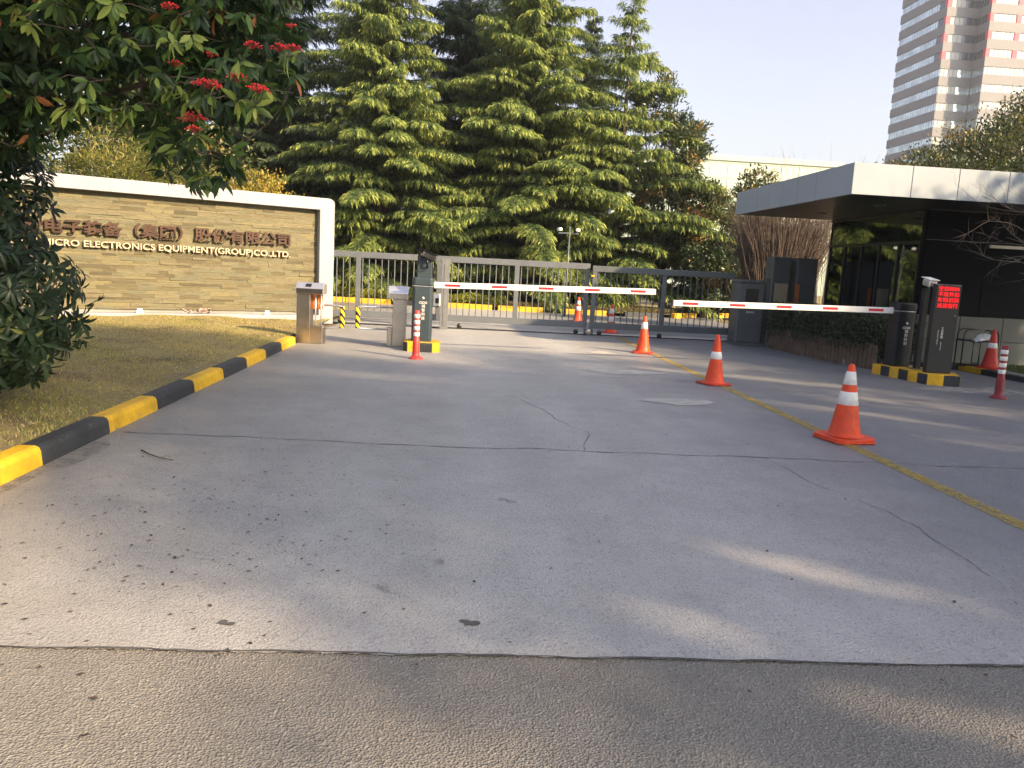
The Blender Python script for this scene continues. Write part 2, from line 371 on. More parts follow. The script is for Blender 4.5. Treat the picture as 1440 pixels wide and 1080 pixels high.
sheet('ground', -700, 700, -300, 1500, -.02, M['soil'])
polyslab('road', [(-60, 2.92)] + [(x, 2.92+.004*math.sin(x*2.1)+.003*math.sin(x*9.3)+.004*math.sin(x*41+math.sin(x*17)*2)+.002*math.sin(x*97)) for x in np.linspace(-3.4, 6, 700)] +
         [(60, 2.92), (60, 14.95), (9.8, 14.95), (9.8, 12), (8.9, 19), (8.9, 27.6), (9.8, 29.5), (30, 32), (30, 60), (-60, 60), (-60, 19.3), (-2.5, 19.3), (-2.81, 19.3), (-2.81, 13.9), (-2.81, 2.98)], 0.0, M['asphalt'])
polyslab('street', [(-60, -60), (60, -60), (60, 3.3), (-60, 3.3)], -.006, M['asphalt_old'])

def ribbon(name, pts, w, m, z=.004, jit=.008):
    """thin crack or joint filler laid on the road"""
    P = []; rr = random.Random(len(pts)*7+int(pts[0][1]*10))
    for (a, b) in zip(pts[:-1], pts[1:]):
        n = max(2, int(math.dist(a, b)/.07))
        P += [(a[0]+(b[0]-a[0])*k/n, a[1]+(b[1]-a[1])*k/n) for k in range(n)]
    P.append(pts[-1]); off = 0; vs = []; d0 = 0; 
    for i, p in enumerate(P):
        q = P[min(i+1, len(P)-1)]; o = P[max(i-1, 0)]; dx, dy = q[0]-o[0], q[1]-o[1]; l = math.hypot(dx, dy) or 1
        nx, ny = -dy/l, dx/l; off = off*.85+rr.gauss(0, jit); ww = w*rr.uniform(.35, 1.3)/2
        vs += [(p[0]+nx*(off-ww), p[1]+ny*(off-ww), z), (p[0]+nx*(off+ww), p[1]+ny*(off+ww), z)]
    me = bpy.data.meshes.new(name); me.from_pydata(vs, [], [(2*i, 2*i+2, 2*i+3, 2*i+1) for i in range(len(P)-1)]); me.materials.append(m)
    return tag(link(name, me), kind='structure')
ribbon('road_crack', [(-2.7, 6.6), (0, 6.5), (2.64, 6.52), (6, 6.43), (9.5, 6.4)], .013, M['tar'])
ribbon('road_crack', [(x, 2.917+.004*math.sin(x*2.1)+.003*math.sin(x*9.3)) for x in np.linspace(-3.35, 5.9, 80)], .012, M['tar'], jit=.003)
ribbon('road_crack', [(2.64, 6.5), (2.75, 5.6), (2.95, 4.7), (2.9, 3.9)], .0045, M['tar'], jit=.014)
ribbon('road_crack', [(1.1, 6.5), (1.25, 7.3), (1.0, 8.2), (.6, 9.4)], .006, M['tar'], jit=.014)
ribbon('road_crack', [(-2.7, 11.5), (1, 11.3), (6.5, 11.2)], .008, M['tar'])

# worn yellow lane line
def worn(name, base, sc_=9, thr=.46, amax=.85):
    m = bpy.data.materials.new(name); nt, p = nodes(m); L = nt.links.new
    tc = nt.nodes.new('ShaderNodeTexCoord'); n = nt.nodes.new('ShaderNodeTexNoise'); n.inputs['Scale'].default_value = sc_; n.inputs['Detail'].default_value = 8; n.inputs['Roughness'].default_value = .8
    L(tc.outputs['Object'], n.inputs[0]); cr = nt.nodes.new('ShaderNodeValToRGB'); cr.color_ramp.elements[0].position = thr-.12; cr.color_ramp.elements[1].position = thr+.12
    L(n.outputs['Fac'], cr.inputs[0]); t = nt.nodes.new('ShaderNodeBsdfTransparent'); mx = nt.nodes.new('ShaderNodeMixShader')
    mr = nt.nodes.new('ShaderNodeMapRange'); mr.inputs['To Min'].default_value = .0; mr.inputs['To Max'].default_value = amax; L(cr.outputs[0], mr.inputs[0])
    L(mr.outputs[0], mx.inputs[0]); L(t.outputs[0], mx.inputs[1]); L(p.outputs[0], mx.inputs[2])
    p.inputs['Base Color'].default_value = (*base, 1); p.inputs['Roughness'].default_value = .8
    L(mx.outputs[0], nt.nodes['Material Output'].inputs[0]); return m
M['line'] = worn('worn_yellow', (.38, .28, .055))
M['stain'] = worn('stain', (.07, .07, .075), 9, .55, .5)
M['dust'] = worn('dust', (.42, .41, .39), 4, .5)
sheet('road_marking', 3.66, 3.8, 2.96, 18.5, .004, M['line'], 1, 40)
def blob(name, c, rx, ry, m, z=.005, seed=1, n=40, rag=.18):
    rr = random.Random(seed); ph = [rr.uniform(0, 6.28) for _ in range(5)]
    pts = []
    for k in range(n):
        a = 2*math.pi*k/n; q = 1+sum(rag/(j+1)*math.sin((j+2)*a+ph[j]) for j in range(5))
        pts.append((c[0]+rx*q*math.cos(a), c[1]+ry*q*math.sin(a)))
    return polyslab(name, pts, z, m)
M['patch_con'] = mat('patch_concrete', (.36, .36, .35), .85, var=.22, scale=6, bump=.004, bscale=50)
blob('road_patch', (2.7, 14.8), .2, .35, M['patch_con'], seed=3)
blob('road_patch', (2.55, 12.0), .5, .33, M['patch_con'], seed=4)
blob('road_patch', (2.68, 9.36), .36, .3, M['patch_con'], seed=8)
for c, rx, ry, sd in (((-.29, 3.55), .06, .05, 5), ((-.05, 3.9), .04, .04, 6), ((.1, 3.2), .03, .03, 7), ((-.9, 3.15), .03, .02, 9), ((.35, 5.0), .05, .05, 11)):
    blob('road_stain', c, rx, ry, M['tar'] if rx < .035 else M['stain'], seed=sd, rag=.4)
blob('road_stain', (8.0, 11.6), .75, .38, M['dust'], seed=21, rag=.3)
blob('road_stain', (-2.72, 5.5), .1, .8, M['stain'], seed=22, rag=.35)

# gate track
b = MB(); b.b2(-3.2, 7.2, 18.99, 19.6, -.01, .006); tag(b.build('track_bed', M['concrete']), kind='structure')
b = MB(); b.b2(-3.2, 7.2, 18.83, 18.88, -.01, .022); tag(b.build('gate_rail', M['black']), kind='structure')

# left kerb of painted blocks (yellow and black in turn)
b = MB()
for i in range(-8, 9):
    y0 = 5.5+1.052*(i-1)+.004; y1 = y0+1.044; jz = rng.uniform(-.004, .004); jx = rng.uniform(-.004, .004)
    if y1 < -4: continue
    mi = 0 if i % 2 == 0 else 1
    # outline with a rounded road-side edge
    x0, x1, h = -2.95+jx, -2.8+jx, .135+jz
    pr = [(x0, -.03), (x1+.012, -.03), (x1, h-.04), (x1-.012, h-.012), (x1-.04, h), (x0, h)]
    n = len(pr); vs = [(x, y0, z) for x, z in pr]+[(x, y1, z) for x, z in pr]
    b._add(vs, [tuple(reversed(range(n))), tuple(range(n, 2*n))]+[(k, (k+1) % n, n+(k+1) % n, n+k) for k in range(n)], mi)
o = b.build('kerb', [M['yellow_paint'], M['black_paint']], bev=.006); tag(o, kind='structure')

# lawn mound
def lawnz(X, Y):
    d = np.clip((-2.95-X)/2.5, 0, 1); base = .105+.05*d+.02*np.sin(X*1.3+Y*.9)+.012*np.sin(X*4+Y*3.1)
    return np.where(X > -2.97, .115, base)
def lawnmat():
    m = bpy.data.materials.new('lawn_soil'); nt, p = nodes(m); L = nt.links.new
    tc = nt.nodes.new('ShaderNodeTexCoord')
    def noise(s, d=5, r=.65):
        n = nt.nodes.new('ShaderNodeTexNoise'); n.inputs['Scale'].default_value = s; n.inputs['Detail'].default_value = d; n.inputs['Roughness'].default_value = r; L(tc.outputs['Object'], n.inputs[0]); return n.outputs['Fac']
    cr = nt.nodes.new('ShaderNodeValToRGB'); e = cr.color_ramp.elements; e.new(.5)
    e[0].position = .32; e[0].color = (.1, .078, .042, 1); e[1].position = .5; e[1].color = (.26, .21, .105, 1); e[2].position = .68; e[2].color = (.24, .22, .085, 1)
    L(noise(.9), cr.inputs[0])
    c2 = nt.nodes.new('ShaderNodeValToRGB'); c2.color_ramp.elements[0].position = .3; c2.color_ramp.elements[1].position = .7
    c2.color_ramp.elements[0].color = (.45, .45, .45, 1); c2.color_ramp.elements[1].color = (1.5, 1.5, 1.4, 1); L(noise(28), c2.inputs[0])
    mx = nt.nodes.new('ShaderNodeMix'); mx.data_type = 'RGBA'; mx.blend_type = 'MULTIPLY'; mx.inputs[0].default_value = .8; L(cr.outputs[0], mx.inputs[6]); L(c2.outputs[0], mx.inputs[7])
    L(mx.outputs[2], p.inputs['Base Color']); p.inputs['Roughness'].default_value = .95
    b = nt.nodes.new('ShaderNodeBump'); b.inputs['Distance'].default_value = .03; L(noise(45), b.inputs['Height']); L(b.outputs[0], p.inputs['Normal']); return m
M['lawn'] = lawnmat()
sheet('lawn_ground', -30, -2.94, -6, 24, lawnz, M['lawn'], 80, 90)
# grass blades as one mass
def grass(name, n, x0, x1, y0, y1, hmin, hmax, m, zf, mask=None):
    P = np.stack([rng.uniform(x0, x1, n), rng.uniform(y0, y1, n)], 1)
    if mask is not None: P = P[mask(P)]
    n = len(P); z = zf(P[:, 0], P[:, 1]); P3 = np.column_stack([P, z-.005]); a = rng.uniform(0, 6.28, n); h = rng.uniform(hmin, hmax, n)
    lean = rng.uniform(.3, 1.3, n); d = np.column_stack([np.cos(a)*lean, np.sin(a)*lean, np.ones(n)]); d = unit(d)*h[:, None]
    s = np.column_stack([-np.sin(a), np.cos(a), np.zeros(n)])*rng.uniform(.003, .007, n)[:, None]
    V = np.stack([P3-s, P3+s, P3+d], 1).reshape(-1, 3); F = (np.arange(n)*3)[:, None]+[0, 1, 2]
    pn = (np.sin(P[:, 0]*1.9+np.sin(P[:, 1]*1.1)*2)+np.sin(P[:, 1]*1.7+P[:, 0]))*.12
    o = link(name, fastmesh(name, V, [F], attrs=np.clip(rng.random(n)*.75+.12+pn, 0, 1), mats=[m])); return o
M['grass'] = leafmat('grass_blades', [(0, (.2, .16, .07)), (.45, (.42, .35, .15)), (.75, (.36, .34, .1)), (1, (.2, .24, .06))], .7, .3, .2)
tag(grass('grass', 170000, -9.5, -2.93, 3.5, 19, .012, .045, M['grass'], lawnz,
          lambda P: (rng.random(len(P)) < np.clip(1.3-np.abs(P[:, 1]-8)/14, .25, 1)) & (P[:, 1] < 18.9-(P[:, 0]*-.55-1.7))), 'short half dry grass on the raised lawn behind the painted kerb', 'grass', kind='stuff')
# fallen leaves and road grit as one mass each
n = 420; P = np.column_stack([rng.uniform(-7.5, -3, n), rng.uniform(4.5, 14, n), np.zeros(n)]); P[:, 2] = lawnz(P[:, 0], P[:, 1])+.025
me = leaf_mesh('fallen_leaves', P, rand_dir(n)*[1, 1, .15], unit(np.column_stack([rng.normal(0, .3, n), rng.normal(0, .3, n), np.ones(n)])), rng.uniform(.03, .1, n), rng.uniform(.015, .035, n),
               leafmat('dry_leaf', [(0, (.12, .06, .03)), (.6, (.3, .2, .1)), (1, (.42, .34, .22))], .6, .1), droop=.3)
tag(link('fallen_leaves', me), 'scattered dry brown leaves lying on the lawn', 'leaves', kind='stuff')
X = np.concatenate([rng.normal(-1.7, .8, 300), rng.uniform(-2.6, 6, 130)]); Y = np.concatenate([rng.normal(4.3, 1.0, 300), rng.uniform(1.6, 12, 130)])
k = (X > -2.75); X, Y = X[k], Y[k]; n = len(X)
P = np.column_stack([X, Y, np.full(n, .006)])
me = leaf_mesh('road_litter', P, rand_dir(n)*[1, 1, .1], np.tile([0., 0, 1], (n, 1)), rng.uniform(.008, .034, n), rng.uniform(.007, .017, n),
               leafmat('litter', [(0, (.02, .015, .012)), (.8, (.05, .03, .02)), (.97, (.06, .02, .015)), (1, (.12, .08, .04))], .7, 0), droop=.1)
tag(link('road_litter', me), 'dark seeds and specks dropped on the asphalt under the berry tree', 'litter', kind='stuff')
b = MB(); b.tube([(-2.32, 5.97, .012), (-2.22, 5.85, .016), (-2.12, 5.77, .013), (-2.0, 5.72, .01)], [.006, .006, .005, .003], 6)
tag(b.build('twig', M['bark']), 'thin curved brown twig lying on the road near the black kerb block', 'twig')

# ------------------------------------------------------------------ sign wall
A = R(90)-R(61)   # wall runs along (sin61, cos61)
wallrot = A
sw = thing('sign_wall', 'long stone clad company sign wall in a white frame on the lawn', 'sign wall', (-3.15, 18.7, 0), wallrot)
# local x along the wall (0 = right column centre line), local -y faces the camera
M['clad'] = None
def cladmat():
    m = bpy.data.materials.new('ledger_stone'); nt, p = nodes(m); L = nt.links.new
    at = nt.nodes.new('ShaderNodeAttribute'); at.attribute_name = 'rnd'
    cr = nt.nodes.new('ShaderNodeValToRGB'); e = cr.color_ramp.elements
    for _ in range(3): e.new(.5)
    for i, (q, c) in enumerate([(0, (.075, .066, .04)), (.25, (.125, .113, .064)), (.5, (.155, .14, .088)), (.75, (.12, .12, .08)), (1, (.175, .155, .082))]): e[i].position = q; e[i].color = (*c, 1)
    L(at.outputs['Fac'], cr.inputs[0]); tc = nt.nodes.new('ShaderNodeTexCoord'); mp = nt.nodes.new('ShaderNodeMapping'); mp.inputs['Scale'].default_value = (2.2, 2, 14); L(tc.outputs['Object'], mp.inputs[0])
    n = nt.nodes.new('ShaderNodeTexNoise'); n.inputs['Scale'].default_value = 3; n.inputs['Detail'].default_value = 7; n.inputs['Roughness'].default_value = .7; L(mp.outputs[0], n.inputs[0])
    c2 = nt.nodes.new('ShaderNodeValToRGB'); c2.color_ramp.elements[0].position = .3; c2.color_ramp.elements[1].position = .7; c2.color_ramp.elements[0].color = (.68, .66, .6, 1); c2.color_ramp.elements[1].color = (1.15, 1.15, 1.15, 1); L(n.outputs['Fac'], c2.inputs[0])
    mx = nt.nodes.new('ShaderNodeMix'); mx.data_type = 'RGBA'; mx.blend_type = 'MULTIPLY'; mx.inputs[0].default_value = .9; L(cr.outputs[0], mx.inputs[6]); L(c2.outputs[0], mx.inputs[7]); L(mx.outputs[2], p.inputs['Base Color'])
    p.inputs['Roughness'].default_value = .85; b = nt.nodes.new('ShaderNodeBump'); b.inputs['Distance'].default_value = .012; L(n.outputs['Fac'], b.inputs['Height']); L(b.outputs[0], p.inputs['Normal']); return m
M['clad'] = cladmat()
WL = -7.5
b = MB(); z = .26; rr = random.Random(3)
while z < 2.54:
    h = min(rr.choice([.04, .055, .065, .08, .05]), 2.55-z)
    x = WL+.33 - rr.uniform(0, .3)
    while x < -.17:
        l = rr.uniform(.18, .62); x0 = max(x, WL+.33); x1 = min(x+l, -.17)
        if x1-x0 > .02:
            d = rr.uniform(0, .014) + (.012 if rr.random() < .1 else 0)
            b.b2(x0+.0008, x1-.0008, -.02-d, .1, z+.0006, z+h-.0006, r=rr.random())
        x += l
    z += h
b.build('stone_cladding', M['clad'], sw)
b = MB()   # white frame: right column, top beam, left column with rounded top corner
o_pts = [(.17, .0), (.17, 2.70), (.15, 2.76), (.09, 2.80), (.02, 2.81), (WL, 2.81), (WL, 0), (WL+.33, 0), (WL+.33, 2.55), (-.17, 2.55), (-.17, 0)]
n = len(o_pts)
vs = [(x, -.2, z) for x, z in o_pts]+[(x, .22, z) for x, z in o_pts]
quads = [(0, 1, 9, 10)]
b._add(vs, [(10, 9, 1, 0), (9, 8, 5, 4, 3, 2, 1), (8, 7, 6, 5)]+[(n+0, n+1, n+9, n+10), (n+1, n+2, n+3, n+4, n+5, n+8, n+9), (n+5, n+6, n+7, n+8)]+[(k, (k+1) % n, n+(k+1) % n, n+k) for k in range(n)])
b.build('frame', M['frame_stone'], sw, bev=.012)
b = MB(); b.b2(WL+.34, -.18, -.34, -.06, 0, .2); b.build('base_ledge', M['frame_stone'], sw, bev=.01)
b = MB(); b.b2(WL+.3, -.16, -.0, .2, .0, 2.56); b.build('backing', M['concrete_grey'], sw)
M['bronze'] = mat('bronze_letters', (.045, .022, .013), .45, .4, var=.35, scale=6)
M['brass_pale'] = mat('pale_letters', (.42, .345, .25), .45, .15, var=.08, scale=6)
lh = bpy.data.objects
def signline(name, body, x0, x1, z0, z1, m, ext, bold, sp=1.0):
    me = textmesh(name, body, .3, ext=ext, bold=bold, fit=(x0, x1, z0, z1), spacing=sp); me.materials.append(m)
    return link(name, me, sw, (0, -.085, 0), (R(90), 0, 0))
signline('chinese_lettering', '上海微电子装备（集团）股份有限公司', -6.55, -.8, 1.69, 1.99, M['bronze'], .026, .0085)
signline('english_lettering', 'SHANGHAI MICRO ELECTRONICS EQUIPMENT(GROUP)CO.,LTD.', -6.62, -.8, 1.425, 1.59, M['brass_pale'], .022, .004)
# lamps/rubble along the foot of the wall
for i, (x, s) in enumerate([(-3.9, .07), (-1.35, .06)]):
    b = MB(); b.b2(-s, s, -.04, .04, 0, .05); b.b2(-s*.7, s*.7, -.035, .03, .05, .09)
    c, s_ = math.cos(wallrot), math.sin(wallrot)
    o = b.build('floodlight', M['white_plastic'], bev=.01, loc=(-3.15+x*c+.26*s_, 18.7+x*s_-.26*c, .2), rot=(0, 0, wallrot))
    tag(o, ['small pale floodlight on the ledge of the sign wall, left of the two', 'small pale floodlight on the ledge of the sign wall, right of the two'][i], 'floodlight', 'floodlights on the wall ledge')
bg_ = MB(); rr = random.Random(5)
for k in range(14):
    a = rr.uniform(0, 6.28); bg_.box((rr.gauss(0, .13), rr.gauss(0, .03), .03+rr.random()*.06), (.12, .05, .02), a, ry=rr.uniform(-.6, .6), rx=rr.uniform(-.5, .5))
tag(bg_.build('debris_heap', mat('debris', (.3, .22, .2), .8, var=.4, scale=30), loc=(-3.15-2.75*math.cos(wallrot)+.26*math.sin(wallrot), 18.7-2.75*math.sin(wallrot)-.26*math.cos(wallrot), .2), rot=(0, 0, wallrot)), 'small heap of plastic and leaves on the ledge of the sign wall', 'rubbish')

# ------------------------------------------------------------------ sliding gate
def gate_leaf(x0, x1, y, ztop, posts, m, label, bot=.17, skip=()):
    g = thing('sliding_gate', label, 'gate', (x0, y, 0), 0, 'leaves of the steel sliding gate')
    L_ = x1-x0
    MB().b2(0, L_, -.035, .035, ztop-.14, ztop).build('top_rail', m, g, bev=.006)
    MB().b2(0, L_, -.04, .04, bot, bot+.15).build('bottom_rail', m, g, bev=.006)
    for p in posts:
        MB().b2(p-x0-.055, p-x0+.055, -.03, .03, bot+.151, ztop-.141).build('post', m, g, bev=.004)
    n = int(L_/.147)
    for k in range(1, n):
        x = k*L_/n
        if any(abs(x+x0-p) < .085 for p in posts): continue
        MB().tube([(x, 0, bot+.15), (x, 0, ztop-.14)], .0125, 7, caps=False).build('bar', m, g)
    for x in (.25, L_*.5, L_-.25):
        MB().lathe([(0, -.02), (.05, -.02), (.06, 0), (.05, .02), (0, .02)], 16).build('wheel', M['black'], g, loc=(x, 0, .07), rot=(R(90), 0, 0))
    return g
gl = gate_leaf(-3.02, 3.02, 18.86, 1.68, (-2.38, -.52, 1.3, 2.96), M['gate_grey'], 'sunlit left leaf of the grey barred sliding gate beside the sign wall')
gr = gate_leaf(3.06, 6.45, 18.72, 1.64, (3.12, 4.78), M['gate_dark'], 'shaded right leaf of the barred sliding gate running into the motor cabinet')  # same gate in a darker grey, shade put into the colour
b = MB(); b.lathe([(0, -.03), (.045, -.03), (.075, -.02), (.075, .02), (.045, .03), (0, .03)], 20); b.build('guide_wheel', M['steel'], gr, loc=(-.02, -.07, .085), rot=(R(90), 0, 0))
MB().b2(-.12, .1, -.03, .03, .04, .16).build('wheel_bracket', M['gate_dark'], gr, bev=.004)
MB().b2(-.03, .05, -.05, -.036, 1.38, 1.42).build('sticker', M['yellow_paint'], gr)
MB().b2(2.4, 2.56, -.09, -.036, .52, .8).build('lock_box', M['white_plastic'], gl, bev=.01)
MB().b2(2.44, 2.52, -.1, -.092, .58, .7).build('lock_plate', M['box_black'], gl)
b = MB(); b.b2(-.09, .09, -.05, .05, 0, 1.62); b.b2(-.03, .03, -.051, -.06, .1, 1.5)
tag(b.build('gate_post', mat('post_grey', (.16, .17, .18), .5, .3), bev=.008, loc=(-.36, 18.55, 0)), 'dark grey steel guide post behind the left barrier cabinet', 'post')
# motor cabinet
mc = thing('gate_motor', 'dark grey gate motor cabinet with a screen at the right end of the sliding gate', 'gate motor', (6.62, 18.2, 0))
b = MB(); b.b2(-.3, .3, -.26, .3, .06, 1.42); b.build('cabinet', M['gate_dark'], mc, bev=.03)
b = MB(); b.b2(-.33, .33, -.29, .33, 0, .065); b.build('plinth', M['gate_dark'], mc, bev=.01)
MB().b2(-.3, .3, -.24, .3, 1.425, 1.5).build('lid', M['gate_dark'], mc, bev=.02)
MB().b2(-.14, .16, -.268, -.262, 1.0, 1.3).build('screen', M['black'], mc, bev=.002)
MB().b2(-.08, .1, -.268, -.262, .86, .97).build('warning_plate', M['gate_grey'], mc)
MB().b2(-.1, .1, -.27, -.263, .74, .79).build('name_plate', M['steel_light'], mc)
tag(MB().b2(-.05, .05, -.05, .05, 0, 1.56).build('gate_post', M['gate_dark'], bev=.008, loc=(7.08, 18.2, 0)), 'dark square post right of the gate motor cabinet', 'post')

# ------------------------------------------------------------------ barrier gates
def octagon(rx, ry, ch): return [(-rx+ch, -ry), (rx-ch, -ry), (rx, -ry+ch), (rx, ry-ch), (rx-ch, ry), (-rx+ch, ry), (-rx, ry-ch), (-rx, -ry+ch)]
def barrier(loc, label, dirn, L_, m, zarm, rise, rz=0, face=(-.0,), lean=0):
    g = thing('barrier_gate', label, 'barrier', loc, rz, 'boom barriers across the lanes')
    w, d = .17, .15
    b = MB(); b.prism(octagon(w, d, .035), 0, .93); b.build('body', m, g, bev=.006)
    b = MB(); b.prism(octagon(w+.006, d+.006, .035), .934, .944); b.build('trim', M['steel_light'], g)
    b = MB(); b.prism(octagon(w+.012, d+.012, .04), .948, 1.08); b.build('head', m, g, bev=.02)
    b = MB(); b.b2(-w+.045, w-.045, -d-.006, -d, .05, .9); b.build('door', m, g, bev=.003)
    b = MB(); b._add([(-.02, 0, 0), (.02, 0, .01), (.012, 0, .03), (-.005, 0, .045), (-.022, 0, .03), (-.004, 0, .018)], [(0, 1, 2, 3, 4, 5)]); b.build('emblem', M['letter_white'], g, loc=(.02, -d-.0075, .72))
    textobj('lettering', 'CIOX', .055, M['letter_white'], g, (.015, -d-.008, .66), ext=.0008, bold=.0006)
    for k, ch in enumerate('城智科技'):
        textobj('lettering', ch, .062, M['letter_white'], g, (.022, -d-.008, .6-.068*k), ext=.0008, bold=.0)
    za = zarm-loc[2]
    hub = MB(); hub.tube([(dirn*w, 0, za), (dirn*(w+.05), 0, za)], .06, 14); hub.build('hub', M['steel_light'], g)
    n0 = w+.02; arm = MB(); arm.b2(0, L_, -.02, .02, -.05, .05); a = arm.build('arm', M['white_plastic'], g, bev=.008, loc=(dirn*n0, -.045, za), rot=(0, -rise if dirn > 0 else rise, 0 if dirn > 0 else math.pi))
    MB().b2(L_+.001, L_+.016, -.022, .022, -.052, .052).build('end_cap', M['black'] if dirn > 0 else M['white_plastic'], a)
    k = 0; x = .18
    while x+.26 < L_:
        s = 1 if dirn > 0 else -1
        MB().b2(x, x+.26, -.0235 if dirn > 0 else .0205, -.0205 if dirn > 0 else .0235, -.02, .02).build('reflector', M['red_refl'], a); x += .8
    return g
def striped_base(name, poly, h, n_each, label, loc, mats=None):
    """low concrete island, sides painted in yellow and black blocks, yellow rim"""
    b = MB(); tot = len(poly); vs0 = []; per = []
    for i in range(tot):
        a = Vector(poly[i]); c = Vector(poly[(i+1) % tot]); k = max(1, round((c-a).length/n_each))
        for j in range(k): per.append(a.lerp(c, j/k))
    n = len(per); ms = [(i % 2) for i in range(n)]
    b.prism([(p.x, p.y) for p in per], -.01, h, mi=0, mside=ms)
    o = b.build('kerb_body', [M['yellow_paint'], M['black_paint']], None, bev=.008)
    g = thing(name, label, 'traffic island', loc); o.parent = g; o.name = 'kerb_body'
    return g
li = striped_base('traffic_island', [(-.22, -.3), (.2, -.3), (.32, -.14), (.32, .2), (.16, .34), (-.16, .34), (-.3, .2), (-.3, -.16)], .16, .21, 'small eight sided yellow and black island under the left barrier cabinet', (-.64, 13.84, 0))
MB().b2(-.24, .24, -.22, .26, .161, .17).build('top_slab', M['yellow_paint'], li)
barrier((-.64, 13.78, .17), 'blue grey barrier cabinet left of the driveway with its white boom reaching right', 1, 3.82, M['box_blue'], 1.135, math.atan(.075/3.9))
# left camera post behind the barrier cabinet
cp = thing('camera_post', 'blue grey post with a black plate reading camera above the left barrier cabinet', 'camera post', (-.64, 14.03, .17))
MB().b2(-.12, .13, -.04, .07, 0, 1.46).build('post', M['box_blue'], cp, bev=.01)
c = MB(); c.box((.06, -.13, 1.44), (.085, .36, .1), R(-38), rx=R(-14)); c.build('camera_housing', M['black'], cp, bev=.02)
c = MB(); c.box((.06, -.135, 1.502), (.12, .4, .012), R(-38), rx=R(-14)); c.build('sun_visor', M['box_black'], cp, bev=.004)
c = MB(); c.tube([(-.03, -.26, 1.47), (-.075, -.3, 1.45)], .035, 12); c.build('lens', M['box_black'], cp)
c = MB(); c.tube([(.05, -.05, 1.25), (.05, -.12, 1.3), (.05, -.12, 1.4)], .018, 8); c.build('bracket', M['black'], cp)
c = MB(); c.tube([(-.05, -.13, 1.42), (-.08, -.14, 1.32), (-.04, -.12, 1.24), (.02, -.06, 1.2)], .007, 6); c.build('cable', M['black'], cp)

# right island, angled
ri = striped_base('traffic_island', [(x-7.65, y-12.7) for x, y in [(7.22, 13.42), (7.43, 12.1), (7.9, 11.98), (8.12, 12.5), (7.82, 13.5)]], .17, .215, 'long yellow and black striped island under the right barrier and the red letter board', (7.65, 12.7, 0))
rz_r = R(6)
barrier((7.53, 13.22, .17), 'black barrier cabinet on the striped island with its white boom reaching left', -1, 3.78, M['box_black'], 1.11, math.atan(.06/3.9), rz=0)
cp2 = thing('camera_post', 'slim dark post with a small pale grey camera between right barrier and red letter board', 'camera post', (7.66, 12.82, .17))
MB().b2(-.045, .045, -.04, .04, .012, 1.34).build('post', M['box_black'], cp2, bev=.006)
MB().b2(-.12, .12, -.1, .1, 0, .012).build('base_plate', M['gate_dark'], cp2, bev=.003)
c = MB(); c.box((.0, -.08, 1.43), (.13, .24, .12), rx=R(10)); c.build('camera_housing', M['steel_light'], cp2, bev=.03)
c = MB(); c.box((.0, -.09, 1.5), (.16, .29, .012), rx=R(10)); c.build('sun_visor', M['white_plastic'], cp2, bev=.004)
for s in (-1, 1): MB().tube([(s*.03, -.17, 1.375), (s*.03, -.21, 1.355)], .022, 10).build('lens', M['black'], cp2)
# red letter board
ls = thing('led_sign', 'dark slab shaped post showing four rows of glowing red Chinese text', 'led sign', (7.71, 12.33, .17), R(-3))
MB().b2(-.205, .205, -.055, .055, .0, 1.42).build('housing', M['box_black'], ls, bev=.012)
MB().b2(-.185, .185, -.0585, -.0555, 1.03, 1.40).build('display', M['black'], ls)
M['led'] = mat('led_red', (.5, .01, .02), .5, var=0, emit=(1, .0, .006), estr=.75)
for k, t in enumerate(['空位0006', '不准外拍', '车辆识别', '减速慢行']):
    me = textmesh('display_row', t, .09, ext=.0008, bold=-.0006, fit=(-.16, .17, -.036, .036)); me.materials.append(M['led'])
    link('display_row', me, ls, (0, -.061, 1.355-.09*k), (R(90), 0, 0))
for k, ch in enumerate('工业智能'):
    textobj('lettering', ch, .044, M['letter_white'], ls, (-.02, -.0565, .72-.046*k), ext=.0006, bold=.0003)
me = textmesh('small_lettering', 'INTELLIGENT PARKING', .022, ext=.0005); me.materials.append(M['steel_light']); link('small_lettering', me, ls, (-.085, -.0565, .58), (R(90), R(90), 0))
me = textmesh('small_lettering', 'VISION SYSTEM', .02, ext=.0005); me.materials.append(M['steel_light']); link('small_lettering', me, ls, (-.02, -.0565, .44), (R(90), R(90), 0))
MB().tube([(.15, -.06, .93), (.15, -.064, .93)], .006, 8).build('indicator', M['letter_white'], ls)

# ------------------------------------------------------------------ pedestrian swing gates
def tape(n=1):
    m = bpy.data.materials.new('hazard_tape'); nt, p = nodes(m); L = nt.links.new
    tc = nt.nodes.new('ShaderNodeTexCoord'); w = nt.nodes.new('ShaderNodeTexWave'); w.wave_type = 'BANDS'; w.bands_direction = 'DIAGONAL'; w.inputs['Scale'].default_value = 4.5; w.inputs['Distortion'].default_value = 1
    L(tc.outputs['Object'], w.inputs[0]); cr = nt.nodes.new('ShaderNodeValToRGB'); cr.color_ramp.interpolation = 'CONSTANT'
    cr.color_ramp.elements[0].color = (.9, .68, .03, 1); cr.color_ramp.elements[1].position = .5; cr.color_ramp.elements[1].color = (.015, .015, .015, 1)
    L(w.outputs['Fac'], cr.inputs[0]); L(cr.outputs[0], p.inputs['Base Color']); p.inputs['Roughness'].default_value = .4; return m
M['tape'] = tape()
